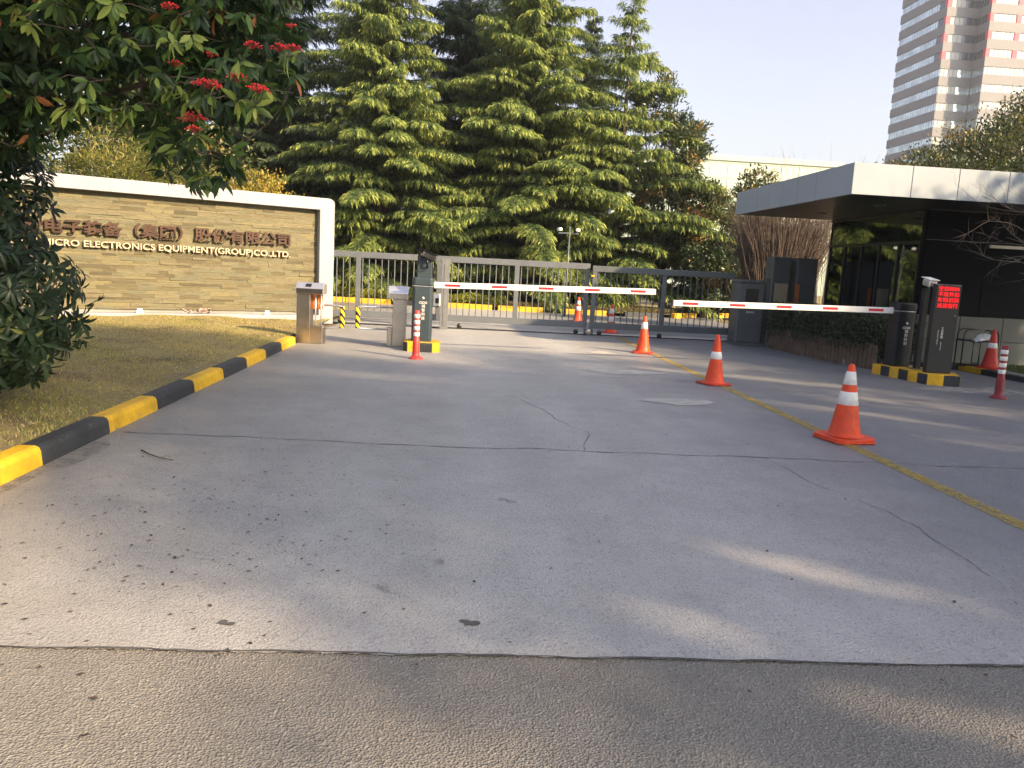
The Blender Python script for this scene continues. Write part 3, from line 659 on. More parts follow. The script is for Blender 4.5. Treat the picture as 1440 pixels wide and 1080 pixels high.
def swing(g, x0, x1, z0, z1, m, s):
    """one flat tube loop hinged on the pedestal; the free end is wrapped in striped tape"""
    r = .05; xe = x1; y = 0
    pts = [(x0, y, z1), (xe-s*r, y, z1), (xe-s*r*.3, y, z1-r*.3), (xe, y, z1-r), (xe, y, z0+r), (xe-s*r*.3, y, z0+r*.3), (xe-s*r, y, z0), (x0, y, z0)]
    a = MB().tube(pts, .017, 10).build('swing_arm', M['steel_light'], g)
    MB().tube([(xe-s*.006, y, z1-.01), (xe, y, z1-.05), (xe, y, z0+.05), (xe-s*.006, y, z0+.01)], .042, 12).build('tape_sleeve', M['tape'], a)
p1 = thing('turnstile', 'stainless steel pedestrian gate pedestal with an open front beside the sign wall', 'turnstile', (-2.6, 14.2, 0), R(-6), 'pedestrian gate pedestals')
# C shaped body: back column, low box, overhanging head
b = MB(); b.b2(-.22, .02, -.11, .11, 0, .86); b.b2(.0205, .24, -.11, .11, 0, .32); b.build('housing', M['steel'], p1, bev=.008)
b = MB(); b.prof_x([(-.13, .865), (.12, .865), (.12, 1.03), (-.02, 1.06), (-.13, .96)], -.235, .25); b.build('head', M['steel_light'], p1, bev=.006)
b = MB(); b.b2(-.22, .24, -.125, -.1305, .87, .955); b.build('front_band', mat('dark_steel', (.16, .15, .14), .35, .9), p1)
b = MB(); b.box((-.02, -.078, 1.013), (.1, .075, .004), rx=R(42)); b.build('screen', M['black'], p1)
for x in (.1, .2): MB().tube([(x, -.05, .32), (x, -.05, .865)], .014, 8).build('bar', M['steel_light'], p1)
M['copper'] = mat('orange_panel', (.6, .2, .07), .35, .6, var=.3, scale=12)
MB().b2(.021, .2, .02, .06, .6, .86).build('inner_panel', M['copper'], p1, bev=.005)
swing(p1, .24, .56, .29, .68, 0, 1)
p2 = thing('turnstile', 'stainless steel pedestrian gate pedestal seen from behind next to the left barrier', 'turnstile', (-1.08, 14.36, 0), R(4), 'pedestrian gate pedestals')
b = MB(); b.b2(-.11, .13, -.11, .11, 0, .84); b.b2(-.2, -.1105, -.11, .11, 0, .33); b.build('housing', M['steel'], p2, bev=.008)
b = MB(); b.prof_x([(-.15, .845), (.12, .845), (.12, 1.03), (-.04, 1.07), (-.15, .95)], -.19, .16); b.build('head', M['steel_light'], p2, bev=.006)
b = MB(); b.b2(-.17, .14, -.145, -.1505, .85, .94); b.build('front_band', M['steel'], p2)
swing(p2, -.11, -.72, .29, .68, 0, -1)
# red seal tag and wire on p2
MB().tube([(.14, -.06, .7), (.15, -.07, .5), (.145, -.07, .4)], .008, 6).build('cable', M['white_plastic'], p2)

# ------------------------------------------------------------------ delineator posts and cones
def delineator(loc, label, m, rz=0):
    g = thing('delineator_post', label, 'delineator', loc, rz, 'red and white flexible lane posts')
    b = MB(); b.lathe([(.0, 0), (.115, 0), (.115, .012), (.095, .03), (.062, .045), (.055, .1), (.053, .3), (.046, .31), (.045, .745), (.036, .76), (0, .765)], 24); b.build('tube', m, g)
    for k in range(9): MB().lathe([(.0555, .1+.022*k), (.0585, .105+.022*k), (.0555, .11+.022*k)], 20).build('rib', m, g) if k < 8 else None
    for k in range(4):
        z = .36+.095*k; MB().lathe([(.0455, z), (.0475, z+.003), (.0475, z+.055), (.0455, z+.058)], 24).build('band', M['refl_white'], g)
    return g
delineator((-.66, 12.55, 0), 'pinkish red and white lane post in front of the left barrier cabinet', mat('red_plastic', (.5, .04, .035), .45, var=.1))
delineator((7.76, 10.86, 0), 'dark red and white lane post right of the striped island', mat('dark_red_plastic', (.2, .01, .02), .45, var=.15), .4)
def cone(loc, label, bands, H=.71, base=.2, tall=True, rz=0, double=False, tilt=0, red=None):
    g = thing('traffic_cone', label, 'traffic cone', loc, rz, 'orange traffic cones')
    m = red or M['orange']
    # base: square with chamfers and lifted rim
    bs = MB(); s = base; ch = .05; n = 8
    oc = octagon(s, s, ch); bs.prism([(x*1.0, y*1.0) for x, y in oc], .006, .026)
    for sx, sy in ((-1, -1), (1, -1), (1, 1), (-1, 1)): bs.box((sx*s*.7, sy*s*.7, .0045), (.08, .08, .009))
    bo = bs.build('base', M['dark_orange'] if not double else m, g, bev=.006)
    if double:
        b2 = MB(); b2.prism(octagon(s*.97, s*.97, ch), .03, .052); b2.build('upper_base', m, g, bev=.006, rot=(R(1.2), R(-1.5), R(4)))
    z0 = .026 if not double else .052
    r0, r1 = .135 if H < .73 else .15, .027
    ztop = H; rad = lambda z: r0+(r1-r0)*(z-z0)/(ztop-z0)
    b = MB(); b.lathe([(r0+.03, z0), (r0+.012, z0+.008), (r0-.0, z0+.02)] + [(rad(z0+.02+(ztop-.015-z0-.02)*k/6), z0+.02+(ztop-.015-z0-.02)*k/6) for k in range(1, 7)] + [(r1-.004, ztop-.004), (r1-.012, ztop), (r1-.016, ztop-.02), (0, ztop-.03)], 32)
    b.build('cone_body', m, g)
    for z1, z2 in bands:
        z1 *= H; z2 *= H
        MB().lathe([(rad(z1)+.0005, z1), (rad(z1)+.003, z1+.002), (rad(z2)+.003, z2-.002), (rad(z2)+.0005, z2)], 32).build('band', M['refl_white'], g)
    return g
cone((3.79, 7.42, 0), 'nearest orange cone with two white bands and a doubled square base on the yellow line', [(.475, .645), (.735, .905)], H=.75, base=.225, double=True, rz=R(12))
cone((3.66, 11.08, 0), 'middle orange cone with one white band on the yellow line', [(.515, .66)], rz=R(20))
cone((3.54, 15.1, 0), 'smallest of the three lane cones, one white band, farthest along the yellow line', [(.66, .84)], rz=R(-15))
cone((3.55, 23.9, 0), 'orange and white banded cone beyond the gate, just left of the gate joint', [(.45, .62), (.7, .85)], H=.72, rz=.3)
cone((3.78, 19.75, 0), 'orange cone with white bands directly behind the gate bars right of the joint', [(.4, .58), (.68, .85)], H=.72, rz=.1)
cone((9.98, 14.32, .08), 'dull red orange cone standing by the grey tiled wall at the booth', [(.53, .66)], H=.74, rz=.5, red=mat('red_cone', (.45, .025, .012), .5, var=.12))

# ------------------------------------------------------------------ guard booth
bt = thing('guard_booth', 'dark glass guard booth with a wide pale metal canopy right of the gate', 'guard booth', (9.0, 15.3, 0))
X0, Y0 = 9.0, 15.3   # booth corner; local = world - (X0,Y0)
XF, YN, YF, ZB, ZT = 6.6, 13.6, 19.4, 3.04, 3.565
lx, ly = lambda x: x-X0, lambda y: y-Y0
M['alu'] = mat('alu_panel', (.29, .345, .41), .4, .0, var=.05, scale=.8)
M['soffit'] = mat('soffit', (.03, .034, .038), .35, .3, var=.1, scale=1)
M['dark_panel'] = mat('dark_panel', (.006, .007, .011), .45, .0, var=.2, scale=1, spec=.05)
M['mullion'] = mat('mullion', (.02, .023, .028), .4, .3, var=.1)
b = MB(); b.b2(lx(XF)+.03, 12, ly(YN)+.03, ly(YF)-.03, ZB+.03, ZT-.03); b.build('roof', M['soffit'], bt)
b = MB(); b.b2(lx(XF)+.01, 12, ly(YN)+.01, ly(YF)-.01, ZB+.004, ZB+.028); b.build('soffit', M['soffit'], bt)
ys = [13.6, 15.0, 15.85, 16.6, 17.3, 18.0, 18.7, 19.4]
for a, c in zip(ys[:-1], ys[1:]): MB().b2(lx(XF)-.03, lx(XF)+.028, ly(a)+.006, ly(c)-.006, ZB, ZT).build('fascia_panel', M['alu'], bt, bev=.003)
xs = [6.6, 7.62, 8.45, 9.35, 10.2, 11.05, 11.9, 12.75, 13.6, 14.5, 15.4, 16.3, 17.2, 18.1, 19, 20, 21]
for a, c in zip(xs[:-1], xs[1:]): MB().b2(lx(a)+.006-(.03 if a == 6.6 else 0), lx(c)-.006, ly(YN)-.03, ly(YN)+.028, ZB, ZT).build('fascia_panel', M['alu'], bt, bev=.003)
for x, y in ((7.9, 15.1), (7.9, 17.6), (10.6, 14.6)):
    MB().lathe([(0, 0), (.1, 0), (.115, -.012), (.07, -.02), (0, -.02)], 24).build('downlight', M['gate_grey'], bt, loc=(lx(x), ly(y), ZB+.003))
# near wall: grey tiles below, black panels above
M['tile'] = mat('grey_tile', (.085, .093, .094), .55, var=.25, scale=1.4, bump=.001, bscale=40)
b = MB()
for i in range(14):
    for (z0, z1) in ((0, .52), (.53, 1.0)):
        b.b2(.0+.9*i+.004, .9*i+.892, -.03, .0, z0, z1, r=0)
b.build('tile_wall', M['tile'], bt, bev=.003)
MB().b2(0, 12, .002, .1, 0, 3.03).build('wall', M['dark_panel'], bt)
b = MB(); b.b2(.0, 1.25, -.02, .0, 1.02, 2.45); b.b2(0, 12, -.022, .0, 2.47, 3.03); b.b2(3.6, 12, -.02, .0, 1.02, 2.45); b.build('black_panel', M['dark_panel'], bt, bev=.003)
MB().b2(0, 12, -.03, -.0225, 2.455, 2.465).build('trim_line', M['gate_grey'], bt)
MB().b2(1.3, 3.5, -.06, -.0005, 2.36, 2.42).build('blind_box', M['steel_light'], bt, bev=.004)  # pale steel bar standing in for a light strip's reflection
M['glass'] = glassmat('dark_glass', (.01, .014, .016), mixt=.55)
MB().b2(1.27, 3.58, -.014, -.004, 1.02, 2.34).build('shutter', M['dark_panel'], bt)  # flat dark panel paints the unlit look of this glazed opening
# driveway side: glazing above a low dark wall
D = YF-Y0
MB().b2(-.03, .1, .11, D, 0, .86).build('low_wall', M['dark_panel'], bt, bev=.004)
MB().b2(-.03, .1, .0, .105, 0, 3.03).build('corner_post', M['dark_panel'], bt)
w = MB(); w.b2(-.035, .1, .106, D, 2.99, 3.035); w.b2(-.04, .09, .106, D, .862, .92); w.b2(-.03, .08, .106, D, 2.38, 2.44)
for k in range(6):
    y = .13+(D-.2)*k/5; w.b2(-.028, .075, y-.03, y+.03, .92, 2.38)
w.build('window_frame', M['mullion'], bt, bev=.003)
for k in range(5):
    y = .13+(D-.2)*k/5; y1 = .13+(D-.2)*(k+1)/5
    MB().b2(.0, .012, y+.031, y1-.031, .921, 2.379).build('pane', M['glass'], bt)
    MB().b2(.0, .012, y+.01, y1-.01, 2.441, 2.989).build('transom_pane', M['glass'], bt)
w = MB(); w.b2(0, 12, D-.1, D, 0, .9); w.b2(0, 12, D-.1, D, 2.4, 3.03)
for k in range(6): w.b2(.0+1.3*k, .12+1.3*k, D-.1, D, .9, 2.4)
w.b2(7, 12, D-.1, D, .9, 2.4); w.build('rear_wall', M['dark_panel'], bt)
MB().b2(.1, 11.9, .11, D-.11, .01, .03).build('floor', M['concrete_grey'], bt)
MB().b2(5.0, 5.1, .11, D-.11, .03, 3.0).build('inner_wall', M['tile'], bt)
desk = thing('desk', 'dark counter desk behind the booth glass', 'desk', (9.9, 16.0, .03)); MB().b2(-.35, .35, 0, 2.4, .7, .74).build('desk_top', M['mullion'], desk, bev=.005); MB().b2(-.3, -.26, .05, 2.35, 0, .7).build('front_panel', M['mullion'], desk)
ch = thing('office_chair', 'dark high backed chair inside the glass booth', 'chair', (10.3, 17.1, .03))
MB().b2(-.25, .25, -.25, .25, .42, .5).build('seat', M['black'], ch, bev=.03); MB().b2(.2, .27, -.24, .24, .55, 1.3).build('backrest', M['black'], ch, bev=.03); MB().tube([(0, 0, .03), (0, 0, .42)], .03, 10).build('column', M['black'], ch)
for k in range(5): a = k*2*math.pi/5; MB().tube([(0, 0, .07), (.28*math.cos(a), .28*math.sin(a), .03)], .018, 6).build('leg', M['black'], ch)
# kerb before the booth wall, raised strip with grass
b = MB()
for k, (a, c) in enumerate([(14.9, 14.15), (14.15, 12.9), (12.9, 11.7), (11.7, 10.5), (10.5, 9.3)]): b.b2(9.7, 9.84, c+.003, a-.003, -.02, .085, mi=0 if k % 2 == 0 else 1)
b.b2(8.97, 9.7, 14.83, 14.97, -.02, .085, mi=1)
tag(b.build('kerb', [M['yellow_paint'], M['black_paint']], bev=.008), kind='structure')
MB_ = MB(); MB_.b2(9.84, 30, 5, 15.3, -.03, .075); MB_.b2(8.98, 9.84, 14.97, 15.3, -.03, .075); tag(MB_.build('pavement', M['concrete_grey']), kind='structure')
M['grass_dark'] = leafmat('grass_dark', [(0, (.04, .06, .02)), (1, (.1, .15, .035))], .7, .3, .2)
tag(grass('grass', 16000, 10.15, 14, 13.4, 15.2, .02, .07, M['grass_dark'], lambda X, Y: np.full_like(X, .075)), 'dark green grass strip at the foot of the grey tiled wall', 'grass', kind='stuff')
# metal rack with a bag
rk = thing('metal_rack', 'black tube rack with rounded tops by the grey tiled wall', 'rack', (9.95, 14.72, .075), R(-8))
for y in (-.12, .14):
    MB().tube([(-.32, y, 0), (-.32, y, .62), (-.28, y, .69), (-.2, y, .71), (-.02, y, .71), (-.0, y, .69)][:5], .014, 8).build('hoop', M['black'], rk)
    MB().tube([(.32, y, 0), (.32, y, .6), (.3, y, .67), (.24, y, .7), (.18, y, .68)], .014, 8).build('hoop', M['black'], rk)
    MB().tube([(0, y, 0), (0, y, .5)], .011, 8).build('upright', M['black'], rk)
    MB().tube([(-.32, y, .5), (.32, y, .48)], .013, 8).build('cross_rail', M['black'], rk)
    MB().tube([(-.36, y, .02), (.36, y, .02)], .014, 8).build('foot_rail', M['black'], rk)
for x in (-.32, 0, .32): MB().tube([(x, -.12, .49), (x, .14, .49)], .011, 8).build('depth_rail', M['black'], rk)
# crumpled bag
b = MB(); nx, ny = 16, 10; rr = random.Random(9); vs = []
top = [[0]*(ny+1) for _ in range(nx+1)]
for i in range(nx+1):
    for j in range(ny+1):
        u, v = i/nx*2-1, j/ny*2-1; q = max(0, 1-abs(u)**3)*max(0, 1-abs(v)**3)
        vs.append((u*.2+rr.gauss(0, .006), v*.12+rr.gauss(0, .006), .02+.075*q+.035*math.sin(u*4+v*3)*q+rr.gauss(0, .006)))
fs = [(i*(ny+1)+j, (i+1)*(ny+1)+j, (i+1)*(ny+1)+j+1, i*(ny+1)+j+1) for i in range(nx) for j in range(ny)]
b._add(vs, fs, 0, True); b._add([(x, y, .0) for x, y, z in vs], [tuple(reversed(f)) for f in fs], 1, True)
tag(b.build('plastic_bag', [mat('bag_white', (.7, .72, .72), .35, var=.15, scale=14), M['black']], loc=(10.0, 14.66, .58), rot=(0, R(-12), R(10))), 'crumpled white and black plastic bag lying on the black tube rack', 'bag')

# ------------------------------------------------------------------ hedge planter at the booth
pl = thing('hedge_planter', 'low fence of weathered vertical boards under the clipped hedge', 'planter', (7.1, 13.9, 0))
M['board'] = mat('old_board', (.1, .072, .052), .85, var=.4, scale=5, bump=.004, bscale=30)
pts = [(7.52, 13.95), (7.27, 14.9), (7.08, 16.3), (7.0, 17.7)]
def along(pts, step):
    out = []
    for a, c in zip(pts[:-1], pts[1:]):
        n = max(1, int(math.dist(a, c)/step)); out += [((a[0]+(c[0]-a[0])*k/n, a[1]+(c[1]-a[1])*k/n), math.atan2(c[1]-a[1], c[0]-a[0])) for k in range(n)]
    return out
for (p, a) in along(pts, .105):
    h = .46+rng.uniform(-.03, .03)
    b = MB(); b.box((p[0]-7.1, p[1]-13.9, h/2), (.092, .022, h), a+rng.uniform(-.04, .04), ry=rng.uniform(-.015, .015)); b.build('board', M['board'], pl)
b = MB()
for (p, a) in along(pts, .5): b.box((p[0]-7.06, p[1]-13.9, .05), (.52, .05, .1), a)
b.build('footing', M['concrete_grey'], pl)

# ================================================================== PLANTS
# ---- deodar cedars
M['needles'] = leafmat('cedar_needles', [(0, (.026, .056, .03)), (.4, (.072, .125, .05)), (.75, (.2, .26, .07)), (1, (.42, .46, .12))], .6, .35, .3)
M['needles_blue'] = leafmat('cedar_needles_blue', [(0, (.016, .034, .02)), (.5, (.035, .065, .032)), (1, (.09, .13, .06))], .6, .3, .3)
def cedar_mesh(H, Rb, seed, n_tiers, sparse=1.0, zlow=.8, top_thin=1.0):
    """branches in loose tiers; each is a flat drooping spray of side twigs fringed with hanging twiglets"""
    g = np.random.default_rng(seed)
    Ps, Ds, Ns, Ls, Ws, Rn = [], [], [], [], [], []
    limb = MB()
    z = zlow
    lean = g.normal(0, .01, 2)
    limb.tube([(lean[0]*q*H, lean[1]*q*H, H*q) for q in np.linspace(0, 1, 9)], [max(.012, .22*(1-q)**1.1*H/13) for q in np.linspace(0, 1, 9)], 9)
    while z < H-.25:
        t = z/H
        # outline: fullest low down, narrow near the leader
        rad = Rb*(1-t)**(.95 if sparse > .8 else .9)*(.8+.2*min(1, t*5))
        nb = max(4, int((11-5*t)*sparse))
        a0 = g.uniform(0, 6.28)
        for k in range(nb):
            a = a0+2*math.pi*k/nb+g.normal(0, .28); Lb = max(.28, rad*g.choice([g.uniform(.45, .75), g.uniform(.8, 1.22)])); zb = z+g.normal(0, .1)
            up = .16+.28*t; dr = .34-.18*t
            ns = max(6, int(Lb/.11)); s = np.linspace(.1, 1, ns)
            out = Lb*s; zz = zb+Lb*(up*s-dr*s**2.2); bend = g.normal(0, .12)*s*s*Lb
            ca, sa = math.cos(a), math.sin(a)
            ax = np.column_stack([out*ca-bend*sa, out*sa+bend*ca, zz]); ax[:, :2] += lean*z
            if Lb > .5: limb.tube([(lean[0]*zb, lean[1]*zb, zb)]+[tuple(p) for p in ax[::max(1, ns//5)]], [.03*Lb/3+.008]*1+[max(.004, (.028*(1-q))*Lb/3+.004) for q in np.linspace(0, 1, len(ax[::max(1, ns//5)]))], 5)
            for side in (-1, 1):
                # side twigs
                lt = (.16+.62*np.sin(np.pi*np.clip(s*.86+.1, 0, 1))**.8*min(1, Lb/2.4))*g.uniform(.6, 1.2, ns)*(1-.25*t)
                th = a+side*(1.05-.45*s+g.normal(0, .16, ns))
                for q in range(ns):
                    m_ = max(4, int(lt[q]/.036)); u = (np.arange(m_)+g.random(m_))/m_
                    base = ax[q]+np.column_stack([np.cos(th[q])*u*lt[q], np.sin(th[q])*u*lt[q], lt[q]*(.1*u-.38*u**2)])
                    n_ = len(base)
                    # along-twig needle blade
                    Ps.append(base); dd = np.column_stack([np.full(n_, math.cos(th[q])), np.full(n_, math.sin(th[q])), .1-1.0*u])+g.normal(0, .22, (n_, 3))
                    Ds.append(dd); Ns.append(np.column_stack([g.normal(0, .35, n_), g.normal(0, .35, n_), np.ones(n_)])); Ls.append(g.uniform(.14, .26, n_)); Ws.append(g.uniform(.03, .05, n_)); Rn.append(np.clip(.35+.5*u+.25*s[q]-.2+g.normal(0, .13, n_), 0, 1))
                    # hanging tips
                    k2 = g.random(n_) < .8; b2 = base[k2]; n2 = len(b2)
                    if n2:
                        a3 = th[q]+g.normal(0, 1.0, n2)
                        Ps.append(b2); Ds.append(np.column_stack([np.cos(a3)*.55, np.sin(a3)*.55, -.9+g.normal(0, .25, n2)])); Ns.append(np.column_stack([np.cos(a3), np.sin(a3), np.full(n2, .5)]))
                        Ls.append(g.uniform(.12, .32, n2)); Ws.append(g.uniform(.018, .032, n2)); Rn.append(np.clip(.25+.5*u[k2]+g.normal(0, .15, n2), 0, 1))
        z += (.46+.16*g.random())*(1.0-.3*t)/max(.6, sparse**.3)
    P, D, N, L, W, Rr = [np.concatenate(x) for x in (Ps, Ds, Ns, Ls, Ws, Rn)]
    P = P+g.normal(0, .025, P.shape)
    return diamonds('crown', P, D, N, L, W, M['needles'], Rr), limb.mesh('trunk', M['bark'])
CM = {}
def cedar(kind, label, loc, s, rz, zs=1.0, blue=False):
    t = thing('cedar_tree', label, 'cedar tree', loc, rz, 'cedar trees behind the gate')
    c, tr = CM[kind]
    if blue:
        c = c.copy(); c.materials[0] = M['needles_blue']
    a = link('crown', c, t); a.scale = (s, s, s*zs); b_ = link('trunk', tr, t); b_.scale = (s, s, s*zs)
    return t
CM['a'] = cedar_mesh(16.2, 4.9, 11, 30)
CM['b'] = cedar_mesh(17.0, 5.6, 23, 30)
CM['c'] = cedar_mesh(12.2, 5.0, 37, 30, sparse=.75)
cedar('a', 'tall cedar left of the gate centre, its lit lowest branch hanging over the gate rail', (-3.0, 31.0, 0), 1.0, .4)
cedar('b', 'broadest cedar, centre of the row, dense to the top of the picture', (2.5, 31.5, 0), 1.0, 2.0)
cedar('c', 'cedar with thin bare looking leader against the sky, right end of the row', (5.9, 31.2, 0), 1.02, 1.1)
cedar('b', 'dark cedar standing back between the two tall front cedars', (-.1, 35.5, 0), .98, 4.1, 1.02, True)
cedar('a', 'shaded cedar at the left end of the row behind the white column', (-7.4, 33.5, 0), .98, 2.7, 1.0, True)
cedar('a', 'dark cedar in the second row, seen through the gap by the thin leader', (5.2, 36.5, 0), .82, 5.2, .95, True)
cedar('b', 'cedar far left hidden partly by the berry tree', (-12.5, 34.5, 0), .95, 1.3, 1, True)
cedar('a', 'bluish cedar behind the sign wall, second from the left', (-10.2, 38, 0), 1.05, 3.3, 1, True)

cedar('b', 'dark cedar in the back row behind the broadest cedar', (1.8, 40, 0), 1.0, 5.0, 1.0, True)
cedar('a', 'dark cedar in the back row above the gate post', (-4.6, 39.5, 0), 1.0, 0.9, 1.0, True)

# ---- broadleaf trees and shrubs
def bush(name, label, cat, ells, n, L, W, m, trunk=None, loc=(0, 0, 0), group=None, shell=.25, stems=6, bark=None, droop=0., big=False):
    t = thing(name, label, cat, loc, 0, group)
    # leaf tufts grouped in clumps so that gaps and darker hollows stay
    nc = max(8, n//110); C = in_ellipsoids(ells, nc, shell)
    idx = rng.integers(0, nc, n); r = np.mean([e[1] for e in ells])*.16
    P = C[idx]+rng.normal(0, r, (n, 3))*[1, 1, .75]
    cen = np.array([e[0] for e in ells]).mean(0)
    D = unit(P-cen)*.6+rng.normal(0, .6, (n, 3)); D[:, 2] += .15-droop
    N = rng.normal(0, .6, (n, 3)); N[:, 2] += 1
    me = (leaf_mesh if big else diamonds)('crown', P, D, N, rng.uniform(.7, 1.25, n)*L, rng.uniform(.7, 1.2, n)*W, m, np.clip(.5+.25*rng.normal(size=nc)[idx]+rng.normal(0, .17, n), 0, 1))
    link('crown', me, t)
    mb = MB(); base = Vector(trunk or (cen[0], cen[1], 0)); h = cen[2]*.55
    mb.tube([base, base+Vector((.03, .02, h))], [.03+.015*h, .02+.012*h], 8)
    sel = C[rng.choice(nc, min(nc, stems*4), replace=False)]
    for c in sel:
        a = base+Vector((0, 0, h*rng.uniform(.3, 1))); limb_mesh([a], [Vector(c)], .012+.012*h*.5, .006, .04, mb, 5, 4)
    link('trunk', mb.mesh('trunk', bark or M['bark']), t)
    return t
M['mag'] = leafmat('magnolia_leaf', [(0, (.02, .04, .015)), (.55, (.055, .09, .035)), (.8, (.09, .12, .05)), (.95, (.2, .15, .06)), (1, (.36, .22, .08))], .35, .15, .6)
M['mag_gold'] = leafmat('magnolia_gold', [(0, (.02, .04, .014)), (.5, (.06, .09, .03)), (.75, (.14, .13, .04)), (1, (.38, .22, .09))], .4, .2, .5)
bush('magnolia_tree', 'dark glossy magnolia against the sky, right of the thin topped cedar', 'magnolia tree', [((8.35, 31.5, 6.0), (.95, 1, 1.7)), ((8.2, 31.5, 3.8), (1.5, 1.3, 2.1)), ((8.0, 31.3, 7.2), (.5, .5, .7)), ((7.3, 32, 8.2), (.9, .9, 1.2))], 24000, .19, .075, M['mag'], group='magnolia trees')
bush('magnolia_tree', 'lower magnolia with golden brown leaf undersides beside the canopy tip', 'magnolia tree', [((9.2, 30.2, 3.3), (1.0, 1.1, 1.7)), ((9.4, 30.2, 1.6), (1.5, 1.1, 1.4)), ((9.0, 30.2, 4.6), (.5, .5, .7))], 18000, .18, .07, M['mag_gold'], group='magnolia trees')
bush('magnolia_tree', 'golden topped magnolia rising above the left end of the canopy', 'magnolia tree', [((11.2, 31, 3.6), (1.0, 1.1, 1.6)), ((11.3, 31, 5.1), (.55, .5, .6)), ((11, 31, 1.8), (1.6, 1, 1.6))], 18000, .18, .07, M['mag_gold'], group='magnolia trees')
bush('magnolia_tree', 'low dark magnolia bush behind the right gate leaf', 'magnolia tree', [((9.2, 28.6, 1.9), (1.2, .8, 1.2)), ((10.5, 28.8, 2.0), (1.2, .8, 1.5))], 12000, .16, .06, M['mag'], group='magnolia trees')
# right of the picture above the canopy
M['rleaf'] = leafmat('evergreen_leaf', [(0, (.014, .028, .01)), (.5, (.035, .055, .014)), (.85, (.08, .1, .02)), (1, (.22, .17, .05))], .4, .25, .5)
bush('evergreen_tree', 'large bushy evergreen above the right end of the canopy', 'evergreen tree', [((22.6, 34, 6.3), (2.7, 2, 2.6)), ((25.5, 35, 7.2), (3, 2, 3.2)), ((20.9, 34, 5.6), (1.3, 1.3, 1.8)), ((22, 34, 3), (3.5, 2, 2.5))], 60000, .17, .085, M['rleaf'], group='evergreens behind the booth')
bush('evergreen_tree', 'smaller yellow tipped evergreen above the canopy in front of the tower', 'evergreen tree', [((18.7, 32, 5.4), (1.6, 1.4, 1.7)), ((17.2, 32, 4.9), (1.1, 1.1, 1.4)), ((18.5, 32, 3), (2.3, 1.5, 2.2))], 36000, .16, .075, leafmat('yellowing_leaf', [(0, (.016, .03, .01)), (.5, (.045, .065, .015)), (.82, (.13, .12, .03)), (1, (.4, .26, .05))], .4, .25, .5), group='evergreens behind the booth')
# behind the sign wall
bush('yellow_shrub', 'bright yellow leaved shrub showing over the right half of the sign wall', 'shrub', [((-5.9, 24.2, 3.0), (.85, .7, 1.0)), ((-5.2, 24, 2.2), (1.0, .7, 1.1)), ((-6.5, 24, 2.2), (.9, .7, 1.0))], 8000, .1, .05, leafmat('yellow_leaf', [(0, (.08, .09, .02)), (.45, (.24, .2, .03)), (1, (.5, .37, .05))], .5, .35))
M['willow'] = leafmat('bamboo_leaf', [(0, (.04, .06, .015)), (.5, (.13, .15, .03)), (.85, (.27, .26, .06)), (1, (.4, .34, .15))], .5, .35, .4)
for i, (c, lab) in enumerate([((-9.3, 22.6, 2.9), 'loose yellowish green bamboo clump over the middle of the sign wall'), ((-12.3, 21.6, 3.0), 'loose green bamboo clump over the left part of the sign wall'), ((-7.4, 24.6, 2.5), 'narrow leaved green clump left of the yellow shrub')]):
    bush('bamboo_clump', lab, 'bamboo', [(c, (1.6, .9, 1.5)), ((c[0]+.6, c[1]+.2, c[2]-1), (1.6, .9, 1.4))], 17000, .19, .026, M['willow'], group='bamboo clumps behind the wall', stems=9, shell=.1)
bush('evergreen_tree', 'dark broadleaf tree mass left behind the bamboo', 'evergreen tree', [((-14, 27, 4.5), (3.5, 2, 3.5)), ((-18, 24, 5), (3.5, 2, 4)), ((-9.8, 28, 4), (3.5, 1.6, 3.6))], 36000, .18, .08, M['rleaf'])

# ---- bare broom-like shrub with dense upright stems
def bare(name, label, c, h, spread, n, th, m, flat=1.0, seed=1, r0=.25):
    t = thing(name, label, 'bare shrub', (c[0], c[1], 0)); g = random.Random(seed); mb = MB()
    for k in range(n):
        a = g.uniform(0, 6.28); q = math.sqrt(g.random()); bx, by = r0*q*math.cos(a), r0*q*math.sin(a)*flat
        ex, ey = bx+spread*q*math.cos(a)*g.uniform(.7, 1.15), by+flat*spread*q*math.sin(a); hh = h*g.uniform(.72, 1.08)
        w1, w2 = g.gauss(0, .05), g.gauss(0, .05)
        pts = [(bx, by, 0), (bx+(ex-bx)*.25+w1, by+(ey-by)*.25, hh*.4), (bx+(ex-bx)*.6+w2, by+(ey-by)*.6+w1, hh*.75), (ex, ey, hh)]
        mb.tube(pts, [th, th*.8, th*.55, th*.3], 4, caps=False)
        for _ in range(3):
            u = g.uniform(.3, .95); i = min(2, int(u*3)); f = u*3-i; p = Vector(pts[i]).lerp(Vector(pts[i+1]), f)
            q2 = p+Vector((g.gauss(0, .12), g.gauss(0, .1), g.uniform(.2, .5))); mb.tube([p, p.lerp(q2, .5)+Vector((g.gauss(0, .02), 0, 0)), q2], [th*.5, th*.4, th*.2], 3, caps=False)
    mb.build('stems', m, t); return t
M['broom'] = mat('broom_stem', (.1, .076, .062), .85, var=.35, scale=5)
bare('bare_shrub', 'dense reddish brown leafless shrub of upright stems under the canopy tip', (9.05, 22.6), 3.6, 1.15, 1300, .011, M['broom'], .5, 4, .7)
M['twigs'] = mat('twig_grey', (.26, .22, .19), .85, var=.25, scale=5)
bare('bare_shrub', 'thin pale leafless tree tops behind the canopy in front of the pale building', (15.2, 33), 6.6, 2.3, 70, .012, M['twigs'], .5, 6, .8)
bare('bare_shrub', 'leafless twiggy bush seen through the right gate leaf', (12.2, 29.6), 2.0, 1.2, 90, .011, M['bark_grey'], .5, 8, .4)
